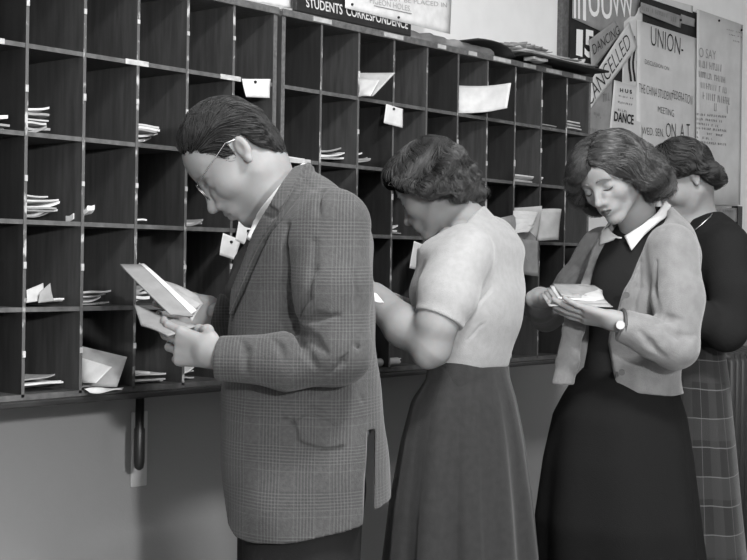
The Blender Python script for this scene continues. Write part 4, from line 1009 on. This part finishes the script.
ps = wallsheet('poster', [(614, 80), (634, 86), (645, 108), (641, 140), (610, 137)][:1]+[(642, 88), (643, 140), (609, 137)], y2, MT['poster'], 'white dance poster with bold black heading pinned beside the union notice', seed=4)
lettering([('DANCE', (614.5, 111), (634, 115), (633.5, 125), (614, 121)), ('H U S', (620, 88), (632, 90), (632, 94), (620, 92))], y2-.003, MT['ink'], ps, bold=.03)
stroke_lines([(619, 95, 634, 98, 1.6), (618, 101, 633, 104, 1.8), (618, 108.5, 628, 111, 2.2), (612, 130, 636, 134, 2)], y2-.003, MT['ink2'], ps)
ps = wallsheet('banner', [(589, 40), (615, 20.5), (621, 32), (592, 72)], y3, MT['poster2'], 'grey slanted paper banner reading dancing', 'banner', seed=5)
lettering([('DANCING', (592, 45), (618, 25), (620, 34), (594, 55))], y3-.003, MT['ink'], ps, bold=-.008)
ps = wallsheet('banner', [(591, 80), (629, 21.5), (637.5, 47), (591, 108)], y4, MT['poster'], 'white slanted paper banner reading cancelled across the dancing banner', 'banner', seed=6)
lettering([('CANCELLED', (584.5, 93), (627, 32), (631.5, 46), (590, 107))], y4-.003, MT['ink'], ps, bold=-.012)
# union notice, heading strip, right-hand notice
ps = wallsheet('notice', [(637, 20), (697, 38.5), (696.5, 205), (636, 205)], y2, MT['poster'], 'large white union meeting notice with thin black capitals', 'notice', seed=7, wobble=.0006)
lettering([('UNION-', (651, 26), (684, 39), (683, 56), (651, 45)), ('DISCUSSION ON', (645, 59), (669, 67), (669, 70.5), (645, 64)),
           ('THE CHINA STUDENT', (639, 83), (673, 93), (672.5, 101), (639, 92)), ('FEDERATION', (673, 90), (693, 96), (692, 105), (672.5, 98)), ('MEETING', (658, 106), (674, 110), (674, 117), (658, 112)),
           ('WED. SEN.', (642, 127), (664, 129), (664, 137), (642, 134)), ('ON  A T', (666, 123), (690, 124), (690, 139), (666, 137))], y2-.003, MT['ink'], ps, bold=-.012)
ps = wallsheet('notice', [(641, 2), (681.5, 16), (680.5, 28), (640, 12)], y3, MT['poster2'], 'narrow grey heading strip pinned over the top of the union notice', 'notice', seed=8, wobble=.0003)
stroke_lines([(642, 6, 650, 8.5, 4), (652, 9, 668, 14, 4), (671, 16, 677, 18, 5)], y3-.003, MT['ink2'], ps)
ps = wallsheet('notice', [(681, 14), (695, 19), (694.5, 27), (680.5, 23)], y1, MT['poster2'], 'small grey card beside the heading strip on the black board', 'notice', seed=9, wobble=.0003)
ps = wallsheet('notice', [(650, -6), (693, 6), (692.5, 13), (650, -1)], y1, MT['poster'], 'thin white paper strip along the top edge of the notice board', 'notice', seed=10, wobble=.0003)
ps = wallsheet('notice', [(697, 9), (743, 25), (740, 205), (696, 205)], y3, MT['poster'], 'tall pale handwritten notice at the far end of the board', 'notice', seed=11, wobble=.0012)
lettering([('C?', (699, 48), (706, 49), (706, 58), (699, 57))][:0]+[('O SAY', (699, 47), (716, 51), (716, 60), (699, 57))], y3-.003, MT['ink3'], ps)
stroke_lines([(699, 60, 722, 65, 7), (699, 71, 728, 78, 6), (701, 82, 728, 88, 6), (703, 92, 730, 98, 7), (714, 103, 729, 106, 8)], y3-.003, MT['ink3'], ps, 'large_writing')
stroke_lines([(697, 113+i*4.6, 727-(i % 3)*4, 116+i*4.6, 2.2) for i in range(7)]+[(727, 29, 743, 33, 1), (729, 34, 743, 37, 1), (733, 40, 742, 42, 1.4)], y3-.003, MT['ink2'], ps)
b = MB()
for (x, y) in ((720, 20.5), (742.5, 30), (681.7, 20)): 
    p = onplane(x, y, y4-.004); b2 = MB(); b2.tube([(0, 0, 0), (0, -.004, 0), (0, -.006, 0)], [.005, .005, .003], 10); o = b2.build('drawing_pin', MT['ink'], None, True); o.location = p+Vector((0, .006, 0))
    thing(o, {720: 'drawing pin at the top middle of the tall handwritten notice', 742.5: 'drawing pin at the top right corner of the tall handwritten notice', 681.7: 'drawing pin holding the small grey card'}[x], 'pin')
p, q = onplane(738, 206, NB), onplane(742, 232, NB)
b = MB(); b.box(p.x, q.x, NB, WY, q.z, p.z); o = b.build('wall_hook', MT['iron']); thing(o, 'short black upright strip on the wall below the tall notice', 'strip')
ps = wallsheet('notice', [(700, 206), (737, 208), (737, 222), (700, 221)], y1, MT['poster2'], 'short grey card under the tall handwritten notice', 'notice', seed=12, wobble=.0003)
stroke_lines([(712, 209, 734, 210, 2.5)], y1-.003, MT['ink2'], ps)

# ------------------------------------------------------------------ sign and notices over the racks
SY = -.004
def onp(x, y): return onplane(x, y, SY)
sa, sb = onp(295.5, 14), onp(411.5, 36); zb = ZR[0]+.0105
b = MB(); wS = sb.x-sa.x; b.box(-wS/2, wS/2, 0, .014, 0, .105)
sg = b.build('sign_board', MT['sign']); sg.location = ((sa.x+sb.x)/2, SY, zb); bevel(sg, .004)
thing(sg, 'black sign board lettered students correspondence standing on the rack', 'sign')
bpy.context.view_layer.update()
lettering([('STUDENTS', (305.5, -2.5), (342.5, 4.5), (342.5, 14.8), (306.5, 7)), ('CORRESPONDENCE', (346, 5.5), (408, 20), (408, 29.3), (346.5, 15.3))], SY-.0015, MT['signletter'], sg, bold=.012)
o = quadsheet('notice', [onplane(x, y, SY-.006) for x, y in ((346, -32), (452, -12), (450, 34), (345, 8))], MT['paper'], 0, .001, 3, wobble=.0005)
thing(o, 'white pinned notice about pigeon holes overlapping the black sign', 'notice')
lettering([('LETTERS MUST BE PLACED IN', (352, -9), (447, 3), (447, 7.5), (352, -4)), ('PIGEON HOLES.', (370, -3), (411, 6), (411, 11.5), (370, 3))], SY-.0085, MT['ink3'], o)
b = MB(); b.add([onplane(x, y, SY-.0085)-o.location for x, y in ((374, 5.2), (412, 13.4), (412, 14.2), (374, 6))], [(0, 3, 2, 1)]); b.build('underline', MT['ink2'], o)
for i, (x, y) in enumerate(((351.5, 4.5), (398, 17.5))):
    b2 = MB(); b2.tube([(0, 0, 0), (0, -.004, 0), (0, -.006, 0)], [.0035, .0035, .002], 10); k = b2.build('drawing_pin', MT['ink'], None, True); k.location = onplane(x, y, SY-.006)
    thing(k, ('drawing pin over the word correspondence near its start', 'drawing pin over the word correspondence near its end')[i], 'pin')
o = quadsheet('notice', [onplane(x, y, .03) for x, y in ((243, -26), (297, -14), (296, 8.5), (246, .5))], MT['paper'], 0, .001, 4); thing(o, 'white paper sheet standing on the rack left of the black sign', 'notice')
zt = ZR[0]+.0105
o = quadsheet('paper_sheet', [onplane(x, y, yy) for x, y, yy in ((278, 10, .03), (297, 5, .08), (297, 8.7, .02), (281, 9.8, -.002))], MT['paper2'], 0, .001, 5); thing(o, 'curled paper edge at the foot of the black sign, over the double post', 'paper')
# things on top of the rack
def top_sheet(x0, x1, y0, y1, z, rz, m, lab, h=.002, curl=.01, seed=0, cat='paper', name='paper_sheet', group=None):
    rnd = random.Random(seed); w, l = x1-x0, y1-y0; nx, ny = 12, 6; V = []
    for j in range(ny+1):
        for i in range(nx+1):
            u, v = i/nx, j/ny; V.append(((u-.5)*w, (v-.5)*l, curl*(abs(u-.5)*2)**3*(1 if u > .5 else .35)+.002*math.sin(7*u+5*v+seed)+.002))
    Fc = [(j*(nx+1)+i, j*(nx+1)+i+1, (j+1)*(nx+1)+i+1, (j+1)*(nx+1)+i) for j in range(ny) for i in range(nx)]
    o = mesh_obj(name, V, Fc, m, None, True); o.location = ((x0+x1)/2, (y0+y1)/2, z); o.rotation_euler = (0, 0, rz)
    sd = o.modifiers.new('solid', 'SOLIDIFY'); sd.thickness = h; sd.offset = 1; return thing(o, lab, cat, group)
xa = lambda px, yw=0: onplane(px, 40, yw).x
# long crumpled roll of brown paper
b = MB(); n = 26; x0, x1 = xa(410), xa(516)
pts = [(x0+(x1-x0)*i/n-(x0+x1)/2, .004*math.sin(i*1.7), .0165+.0025*math.sin(i*.9+1)) for i in range(n+1)]
b.tube(pts, [.0155+.0015*math.sin(i*2.1) for i in range(n+1)], 14); o = b.build('paper_roll', MT['paper3'], None, True); o.location = ((x0+x1)/2, .045, zt)
thing(o, 'long low roll of buff paper lying on the rack right of the sign', 'paper roll')
pr = [(475, .030), (482, .0325), (490, .0335), (498, .032), (504, .027), (508, .019), (511, .010), (513, .002)]
x_ = [xa(p_[0], -.02) for p_ in pr]; xm = (x_[0]+x_[-1])/2; V = []; Fc = []
for i, (p_, xx) in enumerate(zip(pr, x_)):
    for yy in (-.03, .03, .10): V.append((xx-xm, yy, p_[1]))
for i in range(len(pr)-1):
    for j in range(2): Fc.append((i*3+j, (i+1)*3+j, (i+1)*3+j+1, i*3+j+1))
o = mesh_obj('folder', V, Fc, MT['board'], None, True); o.location = (xm, 0, zt); sd = o.modifiers.new('solid', 'SOLIDIFY'); sd.thickness = .005; sd.offset = 0
thing(o, 'black curved folder arching over the end of the buff paper roll', 'folder')
b = MB(); xb0, xb1 = xa(523, -.03), xa(602, -.03); b.box(-(xb1-xb0)/2, (xb1-xb0)/2, -.13, .14, 0, .007)
o = b.build('tray', MT['board']); o.location = ((xb0+xb1)/2, .07, zt+.012); bevel(o, .002); thing(o, 'thin black board overhanging the end of the rack under loose papers', 'board')
b = MB(); b.box(-.06, .06, -.05, .09, 0, .0115); o = b.build('book', MT['wood_dark']); o.location = (xa(545), .06, zt); thing(o, 'dark flat book under the thin black board on the rack', 'book')
for i, (p0, p1, m_) in enumerate(((517, 590, 'paper3'), (520, 588, 'paper2'), (518, 578, 'paper3'), (515, 570, 'paper2'), (513, 552, 'paper3'))):
    top_sheet(xa(p0, -.02), xa(p1, -.02), -.045+.006*i, .08, zt+.0200+.0036*i, (-.04, .03, -.02, .05, -.03)[i], MT[m_], 'loose paper in the flat heap on the black board beside the notice board', .0028, .002+.002*i, i, group='loose papers heaped on the rack top')
for i in range(4):
    xx = xa(507+i*7)
    top_sheet(xx, xx+.055, -.045, .04, zt+.034+.003*i-.003*(i > 2), .5+.35*i, MT['paper3'], 'small curled paper scrap on top of the flat paper heap', .001, .020, i+20, group='curled scraps on the paper heap')
top_sheet(xa(521), xa(535), -.05, -.01, zt+.001, 0, MT['paper2'], 'pale slip in front of the flat book on the rack', .010, 0, 32)
top_sheet(xa(561, .05), xa(574, .05), .0, .09, zt+.036, .2, MT['paper'], 'white folded scrap standing proud on the paper heap near the trim', .005, .016, 33)

# ------------------------------------------------------------------ mail in the cells
def env_mesh(w, l, t, seed):
    rnd = random.Random(seed); V = []; nx, ny = 8, 8; c1, c2, p = rnd.uniform(-.010, .016), rnd.uniform(-.004, .012), rnd.random()*6
    for j in range(ny+1):
        for i in range(nx+1):
            u, v = i/nx, j/ny; V.append(((u-.5)*w, (v-.5)*l, max(0, c1*(u**3))+max(0, c2*(1-v)**3)+.0014*math.sin(6*u+p)*math.sin(5*v+2*p)))
    top = [(x, y, z+t) for x, y, z in V]; n = nx+1; N = len(V); Fc = []
    for j in range(ny):
        for i in range(nx):
            q = (j*n+i, j*n+i+1, (j+1)*n+i+1, (j+1)*n+i); Fc += [tuple(k+N for k in q), q[::-1]]
    for i in range(nx): Fc += [(i, i+1, i+1+N, i+N), (ny*n+i+1, ny*n+i, ny*n+i+N, ny*n+i+1+N)]
    for j in range(ny): Fc += [((j+1)*n, j*n, j*n+N, (j+1)*n+N), (j*n+nx, (j+1)*n+nx, (j+1)*n+nx+N, j*n+nx+N)]
    return V+top, Fc
def pile(us, k, row, pxr, n, t, label, yd=.03, mats=('paper', 'paper2', 'paper3'), seed=0, jit=.012, depth=.15, cat='letter'):
    rnd = random.Random(seed*13+k*7+row); z = ZR[row+1]+.0062; x0 = us[k]+.0095
    py = 200; x1 = onplane(pxr, 265+(row-1.5)*60, yd).x
    for i in range(n):
        a = x1-rnd.uniform(0, jit)*1.6; w = max(.02, a-x0-rnd.uniform(0, .006)); tt = t*rnd.uniform(.7, 1.2)
        V, Fc = env_mesh(w, depth*rnd.uniform(.8, 1), tt, seed*31+i)
        o = mesh_obj('letter', V, Fc, MT[mats[rnd.randrange(len(mats))]]); o.location = ((a-w/2), yd+depth*.5+rnd.uniform(-.012, .02), z); o.rotation_euler = (0, 0, rnd.uniform(-.03, .05) if w > .04 else 0)
        thing(o, label, cat, 'letters in the pigeonholes' if n == 1 else label+' pile')
        z += tt+.0016
A, B_ = UL, UR
pile(A, 2, 1, 9, 3, .006, 'letter in the small pile at the left edge of the picture, second shelf down', seed=1)
pile(A, 3, 1, 53, 7, .0045, 'letter in the tall untidy pile in the upper left pigeonhole', seed=2, jit=.02)
pile(A, 5, 1, 160, 6, .005, 'letter in the fanned pile near the man\'s forehead', seed=3, jit=.022)
pile(A, 3, 2, 60, 8, .0045, 'letter in the tall pile one row below the upper left pile', seed=4, jit=.018)
pile(A, 4, 2, 91, 2, .010, 'small crumpled white scrap beside a divider, middle row', seed=5, depth=.03, yd=.005)
pile(A, 5, 2, 150, 2, .004, 'small white slip in the cell level with the man\'s glasses', seed=6)
pile(A, 6, 2, 206, 2, .004, 'letter in the cell below the man\'s nose', seed=7)
pile(A, 2, 3, 4, 2, .006, 'letter at the left picture edge, fourth row of cells', seed=8)
pile(A, 3, 3, 70, 3, .003, 'flat letter under the folded sheet in the fourth row, second cell', seed=9)
pile(A, 4, 3, 120, 4, .0035, 'letter in the low spread pile left of the man\'s letters', seed=10, jit=.03)
pile(A, 5, 3, 152, 5, .006, 'letter in the pile just behind the letters the man holds', seed=11, jit=.02)
pile(A, 3, 4, 68, 5, .0035, 'letter in the bottom row pile, second cell from the picture edge', seed=12, jit=.03)
pile(A, 5, 4, 172, 4, .0035, 'letter in the bottom row cell under the man\'s hands', seed=13, jit=.03)
pile(A, 6, 4, 212, 3, .0035, 'letter in the bottom row cell beside the man\'s sleeve', seed=14, jit=.03)
pile(A, 7, 3, 243, 3, .008, 'letter in the cell seen just left of the man\'s lapel', seed=15)
pile(A, 4, 4, 126, 3, .003, 'flat paper under the big upright sheets in the bottom row', seed=16, yd=-.01, depth=.2)
pile(B_, 1, 1, 352, 5, .004, 'letter in the pile over the man\'s shoulder, second row', seed=17, jit=.03)
pile(B_, 2, 1, 371, 5, .004, 'letter in the short pile between the man and the woman in the pale jersey', seed=18, jit=.01)
pile(B_, 8, 0, 555, 2, .004, 'small white slip in the top row, second cell from the rack end', seed=19, yd=.02, depth=.05)
pile(B_, 9, 0, 589, 7, .0045, 'letter in the crowded top cell at the rack end', seed=20, jit=.02)
pile(B_, 3, 2, 406, 3, .004, 'letter in the cell in front of the pale jersey woman\'s nose', seed=21)
pile(B_, 7, 1, 546, 2, .006, 'small scrap in the second row near the rack end', seed=22, yd=.01, depth=.03)
pile(B_, 6, 1, 515, 1, .003, 'thin letter lying flat above the bulging mail, second row', seed=23)
pile(B_, 0, 1, 311, 1, .003, 'thin letter lying flat behind the man\'s collar, second row', seed=24)
def oq(name, cs, m, lab, cat='envelope', **kw):
    o = quadsheet(name, [onplane(x, y, yy) for x, y, yy in cs], MT[m], **kw); return thing(o, lab, cat)
oq('paper_sheet', ((27, 290, .03), (43, 283, .06), (45, 300, .02), (26, 303, .02)), 'paper2', 'upright folded sheet leaning in the fourth row, second cell', 'paper', seed=1)
oq('paper_sheet', ((40, 292, .02), (50, 283, .03), (54, 301, .01), (38, 303, .01)), 'paper3', 'curled grey flap beside the folded sheet, fourth row', 'paper', seed=2)
oq('envelope', ((81, 346, .05), (127, 357, -.05), (117, 387, -.03), (80, 386, .04)), 'paper2', 'large buff envelope leaning in the bottom row', bend=.004, thick=.004, seed=3)
oq('paper_sheet', ((80, 357, .03), (112, 367, -.055), (96, 383, -.04), (80, 383, .02)), 'paper', 'pale round-cornered sheet in front of the large buff envelope', 'paper', bend=.004, seed=4)
oq('paper_sheet', ((84, 390, -.02), (124, 386, -.04), (122, 391, -.05), (92, 392, -.04)), 'paper', 'torn white slip spilling over the counter edge, bottom row', 'paper', seed=5, wobble=.004)
oq('envelope', ((357, 73.5, .04), (395, 73, -.07), (373, 96, -.03), (358, 98, .02)), 'paper2', 'pale slanting envelope jutting from a top row cell under the sign', bend=.002, thick=.003, seed=6)
oq('envelope', ((358, 79, .02), (380, 80, -.05), (370, 96, -.04), (358, 97, .0)), 'paper', 'smaller white envelope in front of the slanting one under the sign', bend=.002, thick=.002, seed=7)
oq('envelope', ((457.5, 85.5, .05), (511, 83, -.10), (507, 108, -.10), (457.5, 113, .03)), 'paper', 'large white curled envelope jutting out of a top row cell', bend=-.012, thick=.003, seed=8)
oq('paper_sheet', ((512, 208, .02), (542, 206, -.05), (540, 238, -.04), (511, 238, .0)), 'paper2', 'wide pale sheet behind the bulging bundle of mail', 'paper', thick=.002, seed=9)
for i in range(5):
    oq('letter', ((513, 211+4*i, -.02-.004*i), (538-i, 212+3.4*i, -.055-.003*i), (536-i*2, 218+3.6*i, -.06-.003*i), (513, 222+3*i, -.03-.004*i)), 'paper', 'white letter in the bulging bundle of mail beside the pale jersey woman', 'letter', bend=.004, thick=.0015, seed=20+i)['group'] = 'letters in the bulging bundle'
oq('magazine', ((541, 209, -.045), (561, 209, -.075), (558, 240, -.07), (537, 241, -.045)), 'paper2', 'curled pale magazine sticking out beside the bulging mail', 'magazine', bend=.012, thick=.004, seed=10)
oq('envelope', ((499, 218, -.045), (513, 215, -.03), (538, 240, -.035), (537, 276, -.05)), 'paper3', 'grey paper flap hanging below the bulging mail', bend=.003, thick=.002, seed=11)
oq('envelope', ((513, 238, -.04), (538.5, 241, -.05), (538, 276.5, -.055), (520, 274, -.045)), 'paper3', 'large grey envelope hanging down below the bulging mail', thick=.003, seed=12)
# tags pinned to the shelf edges
def tag_(cs, pin, lab, m='paper'):
    o = quadsheet('paper_tag', [onplane(x, y, -.012) for x, y in cs], MT[m], 0, .0012, int(cs[0][0]), wobble=.001); thing(o, lab, 'tag')
    b = MB(); b.tube([(0, .010, 0), (0, -.003, 0), (0, -.005, 0)], [.0036, .0036, .002], 10); p = onplane(pin[0], pin[1], -.0135); k = b.build('pin', MT['ink'], None, True); k.location = p
    k.parent = o; k.location = p-o.location
tag_(((242, 79), (270.5, 79), (269.5, 98), (246, 97)), (255, 82), 'white card pinned above the man\'s head')
tag_(((386, 104), (403, 109), (402.5, 128), (384, 123)), (393.5, 109), 'white tag pinned below the top row, over the pale jersey woman\'s hair')
tag_(((223, 233), (241, 240), (235, 260), (219.5, 255)), (231, 242), 'white tag hanging lowest beside the man\'s chin')
tag_(((239, 221), (256, 232), (251, 248), (235, 240)), (248, 231), 'white tag tucked right under the man\'s chin')
tag_(((414, 241), (433, 248), (428, 273), (409.5, 268)), (421, 255), 'white tag pinned under the pale jersey woman\'s chin')
# papers on the counter edge between the man and the woman
zc = ZR[5]+.007
for i, (xa_, ya_, w, h, m, lb) in enumerate(((376, 372, 30, 7, 'paper', 'white rolled paper on the ledge beside the man\'s jacket'), (374, 363, 22, 6, 'paper2', 'cream rolled paper resting behind the white rolled paper'))):
    p = onplane(xa_, ya_, -.005); q = onplane(xa_+w, ya_-2, -.005); b = MB()
    R_ = .011-.002*i
    b.tube([(0, 0, 0), ((q.x-p.x), -.004, 0)], R_, 14, cap=False); o = b.build('rolled_paper', MT[m], None, True); sd = o.modifiers.new('s', 'SOLIDIFY'); sd.thickness = .0015
    o.location = (p.x, .03+.03*i, zc+R_); thing(o, lb, 'paper')
for k in range(3):
    V, Fc = env_mesh(.14, .09, .002, 90+k); o = mesh_obj('letter', V, Fc, MT['paper']); o.location = (onplane(395+k*6, 366, .02).x, .12, zc+.003*k); thing(o, 'flat letter lying on the ledge in front of the pale jersey woman\'s elbow', 'letter', 'letters on the ledge')

# ------------------------------------------------------------------ radiator at the far end
rad = empty('radiator', 'dark ribbed radiator standing at the wall behind the tartan skirt', 'radiator', (0, 0, 0))
p = onplane(716, 350, WY-.15); rad.location = (p.x, WY-.15, 0); topz = p.z
for i in range(9):
    x = .052*i
    b = MB(); yy = [-.07, .07]
    for s in yy: b.tube([(x, s, .08), (x, s, topz-.05), (x, s*.8, topz-.015)], [.02, .02, .018], 12)
    b.tube([(x, -.075, topz-.03), (x, 0, topz-.012), (x, .075, topz-.03)], [.020, .022, .020], 12)
    b.tube([(x, -.07, .1), (x, .07, .1)], .02, 12)
    for s in yy: b.tube([(x, s, 0), (x, s, .09)], [.022, .016], 10)
    b.build('section', MT['radiator'], rad, True)

# ------------------------------------------------------------------ light
def lamp(name, kind, loc, power, size=.1, target=None, spot=None):
    l = bpy.data.lights.new(name, kind); l.energy = power; o = bpy.data.objects.new(name, l); C.objects.link(o); o.location = loc
    if kind == 'AREA': l.size = size
    else: l.shadow_soft_size = size
    if target is not None: o.rotation_euler = (Vector(target)-Vector(loc)).to_track_quat('-Z', 'Y').to_euler()
    return o
FL = c2w(np.array([.85, -.6, 1.80]))
lamp('flash', 'POINT', FL, 430, .06)
lamp('ceiling_light', 'AREA', (1.6, -1.95, 3.05), 120, .45, (1.6, -1.95, 0))
w = bpy.data.worlds.new('world'); bpy.context.scene.world = w; w.use_nodes = True
w.node_tree.nodes['Background'].inputs[0].default_value = (.5, .5, .5, 1); w.node_tree.nodes['Background'].inputs[1].default_value = .22
vs = bpy.context.scene.view_settings; vs.view_transform = 'Standard'; vs.look = 'None'; vs.exposure = -.08; vs.gamma = 1; vs.use_curve_mapping = False
# ------------------------------------------------------------------ letters in the hands
def hq(name, cs, m, lab, cat='letter', **kw):
    o = quadsheet(name, [c2w(cf(x, y, yy)) for x, y, yy in cs], MT[m], **kw); return thing(o, lab, cat)
hq('envelope', ((134, 305, 2.60), (196, 327, 2.50), (168, 335.5, 2.44), (141, 325, 2.50)), 'paper4', 'grey envelope held lowest, across the man\'s near fingers', 'envelope', thick=.003, seed=41)
hq('envelope', ((120, 264.5, 2.64), (141, 265, 2.66), (193, 316, 2.56), (170, 315, 2.52)), 'paper4', 'long dark-faced envelope at the front of the man\'s slanting bundle', 'envelope', thick=.003, seed=42)
hq('letter', ((139, 263, 2.665), (144, 265, 2.67), (197, 310, 2.585), (190, 316, 2.572)), 'paper2', 'white letter edge in the middle of the man\'s slanting bundle', thick=.003, seed=43)
hq('letter', ((146, 268, 2.675), (158, 277, 2.68), (200, 305, 2.60), (192, 312, 2.59)), 'paper3', 'cream letter behind the white one in the man\'s slanting bundle', thick=.003, seed=44)
hq('envelope', ((158, 280, 2.68), (198, 296, 2.66), (203, 304, 2.63), (192, 322, 2.575)), 'paper3', 'pale open envelope at the back of the man\'s slanting bundle', 'envelope', bend=.006, thick=.002, seed=45)
for i in range(5):
    hq('letter', ((541+3*i, 294-2.6*i, 3.10+.015*i), (590+3*i, 293-1.8*i, 3.12+.015*i), (613-2.5*i, 306.5-1.4*i, 3.02+.012*i), (549+3*i, 306-2.6*i, 3.00+.012*i)), ('paper3', 'paper4', 'paper3', 'paper2', 'paper3')[i],
       'letter in the bundle fanned between the cardigan woman\'s hands', thick=.002, seed=50+i)['group'] = 'letters in the cardigan woman\'s bundle'
hq('letter', ((368, 291, 2.97), (377, 294, 2.95), (384, 303, 2.92), (373, 301, 2.93)), 'paper', 'white letter corner held by the pale jersey woman, beside the tweed back', thick=.002, seed=60)
